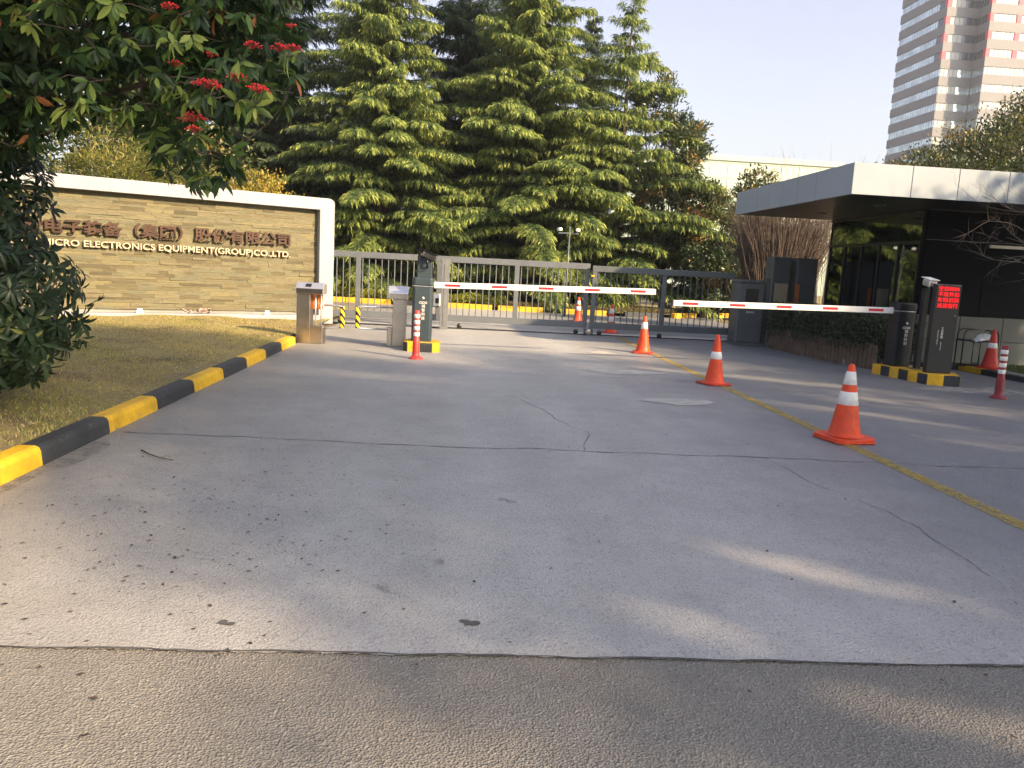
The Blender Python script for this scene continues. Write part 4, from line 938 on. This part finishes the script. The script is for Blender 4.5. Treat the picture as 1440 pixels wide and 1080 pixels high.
# bare twigs reaching in from the right in front of the booth
bt2 = thing('bare_tree', 'leafless grey branches reaching in at the right edge before the booth', 'bare tree', (10.15, 12.5, .075)); mb = MB(); g = random.Random(12)
mb.tube([(0, 0, 0), (.02, .05, .9), (-.1, .1, 1.7), (-.15, .05, 3.0)], [.06, .05, .035, .02], 8)
def twig(p, d, L_, r, dep):
    pts = [p]; 
    for k in range(4): d = (d+Vector((g.gauss(0, .12), g.gauss(0, .12), g.gauss(.02, .1)))).normalized(); pts.append(pts[-1]+d*L_/4)
    mb.tube(pts, [r*(1-.18*k) for k in range(5)], 5, caps=False)
    if dep:
        for k in range(3 if dep > 1 else 4):
            q = pts[g.randint(1, 4)]; twig(q, (d+Vector((g.gauss(0, .5), g.gauss(0, .5), g.gauss(.1, .4)))).normalized(), L_*g.uniform(.45, .75), r*.55, dep-1)
for k in range(15):
    twig(Vector((-.12+g.gauss(0, .03), .05, g.uniform(1.3, 2.6))), Vector((g.uniform(-1.1, .1), g.gauss(0, .35), g.uniform(.1, .7))).normalized(), g.uniform(.9, 1.5), .012, 3)
mb.build('branches', M['bark_grey'], bt2)

# ---- clipped hedge in the planter
hg = thing('hedge', 'dark clipped evergreen hedge behind the low board fence', 'hedge', (7.7, 15.8, 0))
n = 15000; u = rng.random(n); yy = 14.0+3.9*u; xl = np.interp(yy, [13.95, 14.9, 16.3, 17.9], [7.5, 7.25, 7.06, 7.0]); sd = rng.random(n)
top = .96+.04*np.sin(yy*3)+.02*np.sin(yy*9); wdt = 1.0
front = sd < .5
px = np.where(front, xl+rng.normal(0, .045, n)-.02, xl+rng.random(n)*wdt); pz = np.where(front, .32+(top-.32)*rng.random(n)**.85, top+rng.normal(0, .03, n))
px = px+np.where(front, (pz > .8)*.05, 0)+.05*np.sin(yy*5)*front
end = rng.random(n) < .1; yy = np.where(end, 13.97+rng.normal(0, .03, n), yy); px = np.where(end, 7.5+rng.random(n)*.9, px); pz = np.where(end, .2+.75*rng.random(n), pz)
P = np.column_stack([px-7.7, yy-15.8, pz]); D = rng.normal(0, .7, (n, 3)); D[:, 0] -= .5*front; D[:, 2] += .2
link('foliage', leaf_mesh('foliage', P, D, rng.normal(0, .5, (n, 3))+[0, 0, 1], rng.uniform(.03, .06, n), rng.uniform(.014, .026, n), leafmat('hedge_leaf', [(0, (.014, .028, .014)), (.7, (.035, .06, .025)), (1, (.09, .12, .06))], .35, .1, .6)), hg)
mb = MB()
for k in range(26): y = -1.75+.14*k; x0 = float(np.interp(15.8+y, [13.95, 14.9, 16.3, 17.9], [7.5, 7.25, 7.06, 7.0]))-7.7; mb.tube([(x0+.4, y, 0), (x0+.35+g.gauss(0, .1), y+g.gauss(0, .1), .85)], .012, 5)
core = [(float(np.interp(y, [13.95, 14.9, 16.3, 17.9], [7.5, 7.25, 7.06, 7.0]))-7.7+.1, y-15.8) for y in (14.05, 14.9, 16.3, 17.8)]
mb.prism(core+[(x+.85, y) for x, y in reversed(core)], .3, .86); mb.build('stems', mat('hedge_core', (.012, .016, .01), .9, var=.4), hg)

# ---- evergreen shrub at the left edge and berry tree overhead
M['phot'] = leafmat('photinia_leaf', [(0, (.01, .024, .01)), (.45, (.024, .052, .016)), (.75, (.085, .15, .032)), (.95, (.25, .31, .07)), (1, (.35, .14, .05))], .38, .22, .28)
M['phot_dark'] = leafmat('photinia_leaf_dark', [(0, (.007, .017, .008)), (.6, (.017, .037, .015)), (.92, (.045, .075, .026)), (1, (.12, .14, .04))], .36, .15, .3)
def whorls(C, per, L, W, hang, axis=None):
    """star of long leaves round each twig end, hanging outward"""
    n = len(C); A = rng.uniform(0, 6.28, (n, per)); A = A[:, :1]+np.arange(per)*2.4+rng.normal(0, .2, (n, per))
    ax = unit(axis if axis is not None else rng.normal(0, .5, (n, 3))+[0, 0, .5]); t1 = unit(np.cross(ax, [.3, .2, 1.])); t2 = np.cross(ax, t1)
    rad = t1[:, None]*np.cos(A)[..., None]+t2[:, None]*np.sin(A)[..., None]
    lvl = rng.uniform(-.1, 1, (n, per))[..., None]
    D = rad+ax[:, None]*(.5*lvl)+np.array([0, 0, -1.])*rng.normal(hang, .25, (n, per))[..., None]
    P = C[:, None]+ax[:, None]*(lvl*.035)+rad*.006
    N = unit(np.cross(np.cross(D, ax[:, None]), D))+rng.normal(0, .15, D.shape)
    Lw = np.array(L)*rng.uniform(.65, 1.15, (n, per)); Ww = np.array(W)*rng.uniform(.8, 1.2, (n, per))
    base = np.repeat(rng.normal(.42, .16, n)[:, None], per, 1)
    return P.reshape(-1, 3), D.reshape(-1, 3), N.reshape(-1, 3), Lw.ravel(), Ww.ravel(), np.clip(base+rng.normal(0, .2, (n, per)), 0, 1).ravel()
def skeleton(mb, root, mids, C, r0=.06):
    root = Vector(root); nodes_ = []
    for m_ in mids:
        m_ = Vector(m_); pts = [root]
        for k in range(1, 7):
            q = root.lerp(m_, k/6); q.z += .25*math.sin(math.pi*k/6); q += Vector(rng.normal(size=3))*.05; pts.append(q)
        mb.tube(pts, [r0*(1-.13*k) for k in range(7)], 7); nodes_ += [tuple(p) for p in pts[1:]]
    Nn = np.array(nodes_); order = np.argsort(np.linalg.norm(C-np.array(root), axis=1))
    # twigs: every tuft joins the closest node or an earlier tuft
    pool = list(Nn); arr = np.array(pool)
    for i in order[::3]:
        c = C[i]; d = np.linalg.norm(arr-c, axis=1); j = int(d.argmin()); 
        if d[j] < 1.6:
            a, b_ = Vector(arr[j]), Vector(c); mid = a.lerp(b_, .5)+Vector(rng.normal(size=3))*d[j]*.08; mb.tube([a, mid, b_], [.009, .006, .003], 4, caps=False)
            if i % 2 == 0: arr = np.vstack([arr, c])
bt3 = thing('berry_tree', 'overhanging evergreen tree with long drooping leaves and red berry clusters at upper left', 'berry tree', (-5.0, 7.4, .12))
off = np.array([-5.0, 7.4, .12])
ells = [((-2.55, 6.3, 3.5), (1.4, 1.2, 1.05)), ((-4.5, 6.5, 3.5), (1.5, 1.5, 1.15)), ((-6.3, 7.2, 3.6), (1.5, 1.6, 1.4)), ((-3.6, 7.3, 4.6), (2.0, 1.6, 1.0)), ((-4.2, 8.2, 4.2), (2.2, 1.0, 1.5)), ((-6.6, 8.4, 4.2), (1.6, 1.2, 1.8)), ((-3.35, 6.0, 2.45), (.8, .5, .35)), ((-4.4, 6.4, 2.5), (.9, .7, .5))]
C1 = np.concatenate([in_ellipsoids(ells, 8200, .1), in_ellipsoids([((-1.95, 5.9, 2.42), (.42, .4, .5)), ((-1.55, 6.0, 2.85), (.42, .4, .45))], 120, .2), in_ellipsoids([((-3.4, 6.2, 2.65), (.9, .6, .4)), ((-4.4, 6.3, 2.6), (1, .8, .5))], 150, .2)])
P, D, N, L_, W_, Rr = whorls(C1-off, 9, .14, .04, .75)
link('crown', leaf_mesh('crown', P, D, N, L_, W_, M['phot'], Rr, droop=.22, fold=.35), bt3)
mb = MB(); mids = [e[0]-off for e in [np.array(q[0]) for q in ells]]+[np.array((-1.9, 6.0, 2.7))-off, np.array((-1.6, 6.3, 3.4))-off, np.array((-3.4, 6.2, 2.5))-off]
mb.tube([(0, 0, -.05), (.03, -.05, .8), (-.05, 0, 1.6)], [.13, .11, .09], 12); skeleton(mb, (-.05, 0, 1.55), mids, C1-off)
link('trunk', mb.mesh('trunk', M['bark']), bt3)
M['berry'] = mat('red_berry', (.65, .015, .015), .3, var=.3, scale=40, coat=.3); M['berry_stem'] = mat('berry_stem', (.3, .03, .025), .6, var=.1)
def berries(c, r, n):
    mb = MB(); c0 = Vector((0, 0, .0))
    for k in range(n):
        d = Vector(rng.normal(size=3)); d.normalize(); d.z = abs(d.z)*.6-.25; q = d*r*rng.uniform(.55, 1)
        mb.tube([(0, 0, -.03), q*.6, q], [.0015, .0012, .001], 3, 1, caps=False)
        s = rng.uniform(.0042, .0062)
        mb.lathe([(0, -s), (s*.75, -s*.65), (s, 0), (s*.75, s*.65), (0, s)], 7, (q.x, q.y, q.z), 0)
    return mb.build('berry_cluster', [M['berry'], M['berry_stem']], bt3, loc=tuple(Vector(c)-Vector(off)))
BERRY = []
for c, r, n in [((-1.578, 5.15, 2.501), 0.1, 70), ((-1.41, 5.2, 2.564), 0.075, 40), ((-1.282, 5.15, 2.495), 0.08, 45), ((-1.647, 5.1, 2.293), 0.09, 45), ((-1.631, 5.05, 2.224), 0.05, 20), ((-1.191, 5.3, 2.779), 0.06, 32), ((-1.104, 5.3, 2.785), 0.055, 30), ((-1.352, 5.3, 2.785), 0.06, 28), ((-1.809, 5.2, 2.948), 0.055, 28), ((-1.602, 5.3, 2.713), 0.05, 16), ((-1.834, 5.35, 2.655), 0.045, 12), ((-1.135, 5.4, 2.941), 0.04, 12)]:
    berries(c, r, n)
# larger young tufts on the near side of the crown
FR = np.array([(-2.27, 5.0, 2.356), (-2.208, 5.0, 2.44), (-2.367, 5.0, 2.449), (-2.063, 5.1, 2.712), (-2.002, 5.1, 2.677), (-1.861, 5.1, 2.504), (-1.8, 5.1, 2.427), (-1.758, 5.1, 2.47), (-1.561, 5.0, 2.402), (-1.5, 5.0, 2.386), (-1.376, 5.0, 2.373), (-1.587, 4.95, 2.15), (-1.676, 5.1, 2.394), (-1.517, 5.2, 2.653), (-1.389, 5.2, 2.641), (-1.347, 5.2, 2.623), (-2.07, 5.0, 2.289), (-1.969, 5.0, 2.315), (-2.309, 4.95, 2.264), (-2.536, 5.0, 2.731), (-2.395, 5.0, 2.857), (-2.059, 5.0, 2.881), (-1.832, 5.2, 2.796), (-1.134, 5.3, 2.724), (-1.221, 5.3, 2.676), (-1.263, 5.3, 2.503), (-1.328, 5.3, 2.413), (-1.685, 5.2, 2.785), (-1.756, 5.1, 2.713)])
P, D, N, L_, W_, Rr = whorls(FR-off, 8, .115, .036, .85)
link('young_leaves', leaf_mesh('young_leaves', P, D, N, L_, W_, M['phot'], np.clip(Rr+.3, 0, .93), droop=.2, fold=.3), bt3)
mb = MB()
for f in FR: a = Vector(f-off); mb.tube([a, a+Vector((rng.normal(0, .05), .2, .06)), a+Vector((rng.normal(0, .1), .6, .12))], [.002, .003, .005], 5)
link('twigs', mb.mesh('twigs', M['bark']), bt3)

sh = thing('evergreen_shrub', 'dark evergreen shrub with long leaves reaching down to the lawn at the left edge', 'shrub', (-4.4, 6.7, .12)); off2 = np.array([-4.4, 6.7, .12])
ells = [((-4.4, 6.7, 1.0), (1.38, 1.0, .8)), ((-4.0, 6.25, .85), (.95, .6, .62)), ((-4.4, 6.6, 1.95), (1.1, .9, .95)), ((-5.4, 7.0, 1.6), (1.2, 1, 1.5)), ((-4.15, 6.5, 2.5), (.9, .7, .6))]
C2 = in_ellipsoids(ells, 3200, .35); C2 = C2[C2[:, 2] > .22]
ax = unit(C2-np.array([-4.5, 7.0, 1.0])+rng.normal(0, .3, C2.shape))
P, D, N, L_, W_, Rr = whorls(C2-off2, 9, .135, .034, .35, ax)
link('foliage', leaf_mesh('foliage', P, D, N, L_, W_, M['phot_dark'], Rr, droop=.3, fold=.3), sh)
mb = MB(); skeleton(mb, (0, 0, 0), [np.array(q[0])-off2 for q in ells], C2-off2, .05)
link('stems', mb.mesh('stems', M['bark']), sh)

# ---- beyond the gate
kp = [(-30, 29.5), (-12, 28.9), (-4, 28.4), (1.3, 27.8), (5.7, 27.6), (7.6, 28.2), (9.2, 29.8), (11.5, 31.2), (18, 32.5)]
b = MB(); k_ = 0
for (p, a) in along(kp, 1.6):
    b.box((p[0]+.8*math.cos(a), p[1]+.8*math.sin(a), .07), (1.57, .16, .2), a, mi=1 if k_ % 4 == 1 else 0); k_ += 1
tag(b.build('kerb', [M['yellow_paint'], M['black_paint']], bev=.01), kind='structure')
polyslab('verge', [(x, y+.1) for x, y in kp]+[(60, 33), (60, 90), (-60, 90), (-60, 29.6)], .11, M['lawn'])
M['grass_bright'] = leafmat('grass_bright', [(0, (.15, .17, .03)), (.5, (.24, .27, .04)), (1, (.36, .38, .06))], .7, .4, .2)
def yk(x): return np.interp(x, [p[0] for p in kp], [p[1] for p in kp])
n = 26000; X = rng.uniform(-9, 1.6, n); Yb = yk(X)+.25+rng.random(n)*.9; hh = .14+.3*rng.random(n)**.5*(.75+.25*np.sin(X*4)*np.sin(X*1.3+1))
P = np.column_stack([X, Yb, .1+hh*rng.random(n)**.4])
o = link('ground_cover', diamonds('ground_cover', P, rng.normal(0, .6, (n, 3))+[0, 0, .8], rng.normal(0, .6, (n, 3))+[0, 0, 1.], rng.uniform(.05, .1, n), rng.uniform(.025, .045, n), M['grass_bright']))
tag(o, 'low yellow green ground cover behind the far kerb, seen through the left gate leaf', 'ground cover', kind='stuff')
n = 14000; X = rng.uniform(1.6, 14, n); P = np.column_stack([X, yk(X)+.2+rng.random(n)*1.4, .1+.16*rng.random(n)])
o = link('ground_cover', diamonds('ground_cover', P, rng.normal(0, .6, (n, 3))+[0, 0, .8], rng.normal(0, .6, (n, 3))+[0, 0, 1.], rng.uniform(.05, .09, n), rng.uniform(.02, .04, n), leafmat('verge_leaf', [(0, (.12, .08, .04)), (.5, (.15, .12, .05)), (1, (.14, .17, .05))], .7, .3)))
tag(o, 'brownish leaf litter and low plants behind the far kerb, right of the ground cover', 'ground cover', kind='stuff')
# camera mast with two small cameras
lp = thing('camera_mast', 'thin grey mast with two small white cameras on a crossbar before the cedars', 'camera mast', (3.42, 26.0, 0))
MB().tube([(0, 0, 0), (0, 0, 1.0), (0, 0, 2.9)], [.045, .028, .022], 10).build('pole', M['gate_dark'], lp)
MB().b2(-.36, .3, -.02, .02, 2.66, 2.7).build('crossbar', M['gate_dark'], lp)
for x in (-.33, .26): MB().box((x, -.05, 2.79), (.12, .18, .1), R(20 if x < 0 else -20)).build('camera_head', M['white_plastic'], lp, bev=.03)
# dark cabinets beside the booth
for i, (x, y, w_, d_, h_, lab) in enumerate([(7.72, 19.3, .42, .5, 2.08, 'left one of two tall dark metal cabinets under the canopy tip'), (8.3, 19.2, .5, .5, 2.08, 'right one of two tall dark metal cabinets under the canopy tip')]):
    g_ = thing('metal_cabinet', lab, 'cabinet', (x, y, 0), 0, 'tall cabinets by the booth')
    MB().b2(-w_/2, w_/2, -d_/2, d_/2, 0, h_).build('cabinet_body', M['gate_dark'], g_, bev=.012); MB().b2(-w_/2+.03, w_/2-.03, -d_/2-.008, -d_/2, .1, h_-.08).build('door', M['gate_dark'], g_, bev=.003)
    MB().b2(-w_/2+(.06 if i == 0 else -.0), w_/2-(.03 if i == 0 else .4), -d_/2-.014, -d_/2-.009, .7, 1.45).build('plate', M['steel'] if i == 0 else M['copper'], g_)
# pale patch read as a low wall, built as a van shape
lw = thing('white_van', 'pale van parked far behind the right gate leaf, mostly hidden by twigs', 'van', (14.2, 37.5, 0))
v = MB(); v.prof_x([(-.95, .35), (.95, .35), (.95, 1.95), (.75, 2.1), (-.75, 2.1), (-.95, 1.9)], -2.2, 1.5); v.prof_x([(-.9, .35), (.9, .35), (.9, 1.15), (-.9, 1.15)], 1.5, 2.4); v.build('body', M['white_plastic'], lw, bev=.06)
v = MB(); v.b2(-1.6, -.2, -.965, -.952, 1.2, 1.75); v.b2(0, 1.2, -.965, -.952, 1.2, 1.75); v.build('window', M['black'], lw)
for x in (-1.5, 1.6):
    for y in (-.85, .85): MB().lathe([(0, -.1), (.3, -.1), (.34, -.06), (.34, .06), (.3, .1), (0, .1)], 20).build('wheel', M['black'], lw, loc=(x, y, .34), rot=(R(90), 0, 0))

# ---- pale glass hall in the distance
hb = thing('pale_building', 'long low pale greenish white hall far behind the trees', 'building', (32, 88, 0))
M['pale'] = mat('pale_cladding', (.33, .41, .37), .5, var=.04, scale=.2); M['pale_line'] = mat('pale_line', (.34, .4, .36), .6, var=0)
MB().b2(-16, 9.2, 0, 30, 0, 14.2).build('wall', M['pale'], hb)
MB().b2(-16.2, 9.4, -.2, 30.2, 14.201, 14.75).build('parapet', M['pale_line'], hb)
b = MB()
for k in range(9): b.b2(-16, 9.2, -.05, -.001, 1.2+1.6*k, 1.26+1.6*k)
for k in range(13): b.b2(-15.5+2*k, -15.44+2*k, -.045, -.002, .1, 14)
b.build('panel_joints', mat('pale_joint', (.44, .5, .42), .6, var=0), hb)

# ---- office tower
tw = thing('office_tower', 'tall banded office tower with pink brown bands and red corner blocks at upper right', 'tower', (100, 172.5, 0))
M['tw_stone'] = mat('tower_stone', (.175, .175, .19), .75, var=.06, scale=.25); M['tw_red'] = mat('tower_red', (.62, .05, .085), .6, var=.05, scale=1)
M['tw_glass'] = mat('tower_glass', (.5, .58, .6), .12, .55, var=.25, scale=.35, detail=1); M['tw_dark'] = mat('tower_dark_glass', (.03, .04, .08), .15, .2, var=.3, scale=.3); M['tw_line'] = mat('tower_line', (.14, .15, .17), .6, var=0)
M['tw_bright'] = mat('tower_blinds', (.33, .35, .355), .4, .0, var=.14, scale=.6, detail=1)  # sky glare on the sunlit faces' windows, put in as pale colour
TZ = 80; fh = 3.52
# plan: block A x0..7.1, y0..19 ; block B x7.1..26, y-4..19
MB().b2(.25, 7.1, .25, 18.75, 0, TZ).b2(7.35, 25.75, -3.75, 18.75, 0, TZ+6).build('core', M['tw_line'], tw)
k = 0
z0 = 58.0-1.0+5*fh
bands = MB()
zs = [z0-fh*i for i in range(25) if z0-fh*i > 0]
for i, z in enumerate(zs):
    zc = z+1.0; zb = z+1.0-.78; zt = zc+.78   # window band zb..zt, spandrel below
    s0 = zb-1.96+.0
    bands.b2(0, 7.08, 0, 18.9, s0, zb); bands.b2(7.1, 26, -4, 19, s0-.001, zb-.001)
    special = zc > 50.5
    # left (shaded) face of A
    MB().b2(.14, .2, 3.2 if special else .25, 18.7, zb, zt).build('window_band', M['tw_glass'], tw)
    if special:
        MB().b2(.13, .21, .9, 3.19, zb, zt).build('window_band', M['tw_dark'], tw); 
        MB().b2(-.02, .9, -.02, .89, zb-.02, zt+.02).build('red_corner', M['tw_red'], tw)
        MB().b2(7.08, 7.95, -4.02, -3.1, zb-.02, zt+.02).build('red_corner', M['tw_red'], tw)
        MB().b2(12.9, 13.9, -4.02, -3.4, zb-.02, zt+.02).build('red_corner', M['tw_red'], tw)
    MB().b2(.92 if special else .25, 4.0, .14, .2, zb, zt).build('window_band', M['tw_bright'], tw)
    MB().b2(4.02, 7.08, .14, .2, zb, zt).build('window_band', M['tw_dark'] if special else M['tw_glass'], tw)
    MB().b2(7.24, 7.3, -3.0 if special else -3.75, .13, zb, zt).build('window_band', M['tw_dark'] if special else M['tw_glass'], tw)
    MB().b2(7.97 if special else 7.36, 25.7, -3.86, -3.8, zb, zt).build('window_band', M['tw_bright'], tw)
bands.b2(0, 7.08, 0, 18.9, z0+2.2, TZ+3); bands.b2(7.1, 26, -4, 19, z0+2.2, TZ+9)
bands.build('spandrels', M['tw_stone'], tw)
b = MB()
for z in zs[:20]:
    zb, zt = z+.22, z+1.78
    for q in range(1, 19): b.b2(.1, .139, q-.04, q+.04, zb, zt)
    for q in range(1, 7): b.b2(q-.04, q+.04, .1, .139, zb, zt)
    for q in range(8, 26): b.b2(q-.03, q+.03, -3.9, -3.861, zb, zt)
    for q in range(-3, 0): b.b2(7.2, 7.239, q-.04, q+.04, zb, zt)
    b.b2(-.03, .1, .0, 18.9, zt, zt+.12); b.b2(.101, 7.07, -.03, .1, zt, zt+.12)
b.build('mullions', M['tw_line'], tw)

# ---- trees behind the viewer: they throw the shade on the driveway
M['plane'] = leafmat('street_tree_leaf', [(0, (.04, .07, .02)), (1, (.12, .16, .04))], .5, .12)
SUN_STREAKS = [(1.5, 4.15, 2.7, 3.4, .16), (.85, 3.35, 1.35, 3.05, .12), (1.6, 2.6, 2.6, 2.15, .14), (-.3, 4.6, .2, 4.3, .09), (3.9, 9.6, 5.6, 8.6, .2), (3.2, 12.6, 5.8, 11.4, .22), (1.2, 5.6, 1.6, 5.3, .08), (5, 7.6, 6.4, 7.0, .15), (-2.2, 10.6, .5, 10.2, .15)]   # sunlit ground streaks; leaves that would shade them are cut from the crowns
def street_tree(label, x, y, zc, rx, ry, rz, n):
    t = thing('street_tree', label, 'street tree', (x, y, 0), 0, 'street trees behind the viewer')
    C = in_ellipsoids([((0, 0, zc), (rx, ry, rz))], max(10, n//60), .2); idx = rng.integers(0, len(C), n); P = C[idx]+rng.normal(0, .38, (n, 3))
    Q = P+np.array([x, y, 0.]); gx, gy = Q[:, 0]-.78/.5299*.9964*Q[:, 2]*.9999, Q[:, 1]+.62/.5299*.9964*Q[:, 2]   # where each leaf would throw its shade
    keep = np.ones(n, bool)
    for (ax_, ay_, bx_, by_, w_) in SUN_STREAKS:
        t_ = np.clip(((gx-ax_)*(bx_-ax_)+(gy-ay_)*(by_-ay_))/((bx_-ax_)**2+(by_-ay_)**2), 0, 1); keep &= np.hypot(gx-ax_-t_*(bx_-ax_), gy-ay_-t_*(by_-ay_)) > w_
    P = P[keep]; n = len(P)
    link('crown', diamonds('crown', P, rand_dir(n), rand_dir(n), rng.uniform(.16, .3, n), rng.uniform(.1, .16, n), M['plane']), t)
    mb = MB(); hi = zc > 12
    mb.tube([(0, 4.5, 0), (0, 4.3, 8), (0, 2.2, 12.9), (0, 0, 14.4)] if hi else [(0, 0, 0), (.05, 0, zc*.4), (0, .1, zc)], [.2, .16, .1, .05] if hi else [.2, .16, .08], 10)  # high crown's trunk stands aside so its shade misses the lit ground
    for c in C[::3]: limb_mesh([Vector((0, 1.0, 13.6) if hi else (0, 0, zc*.5))], [Vector(c)], .03 if hi else .05, .01, .05, mb, 5, 4)
    link('trunk', mb.mesh('trunk', M['bark_grey']), t)
STREET = [(13.2, -9.0, 14.7, 1.5, 4.6, 2.2, 9000), (13.2, -3.35, 8.6, 3.2, 3.7, 5.6, 22000), (19.5, -5.5, 8.6, 3.4, 3.6, 4.6, 9000), (13.5, 2.2, 5.6, 3.0, 3.0, 3.6, 9000), (20.5, 3.5, 6.6, 3.2, 3.4, 3.6, 9000), (14.8, 7.2, 3.9, 2.2, 2.4, 2.0, 5000), (14.3, 10.8, 4.3, 2.3, 2.6, 1.9, 7000), (9.5, -1.9, 4.2, 2.4, 2.2, 2.2, 6000)]  # tallest tree added to shade the berry tree, rounded one for the booth wall
for i, a in enumerate(STREET): street_tree(['high crowned street tree behind the viewer, the tallest', 'broad street tree behind the viewer to the right', 'street tree second from the road corner, outside the picture', 'low street tree by the booth forecourt, outside the picture', 'street tree far right beyond the forecourt, outside the picture', 'small tree just right of the picture edge', 'rounded small tree beside the booth forecourt, outside the picture', 'street tree nearest the viewer on the right'][i], *a)

# ---- thin winter haze
m = bpy.data.materials.new('haze'); m.use_nodes = True; nt = m.node_tree; nt.nodes.remove(nt.nodes['Principled BSDF'])
vp = nt.nodes.new('ShaderNodeVolumePrincipled'); vp.inputs['Color'].default_value = (.82, .9, 1, 1); vp.inputs['Density'].default_value = .0005; vp.inputs['Anisotropy'].default_value = .2
nt.links.new(vp.outputs[0], nt.nodes['Material Output'].inputs['Volume'])
tag(MB().b2(-720, 720, -320, 1520, -1.2, 96).build('haze', m), 'thin pale winter haze over the whole place', 'haze', kind='stuff')
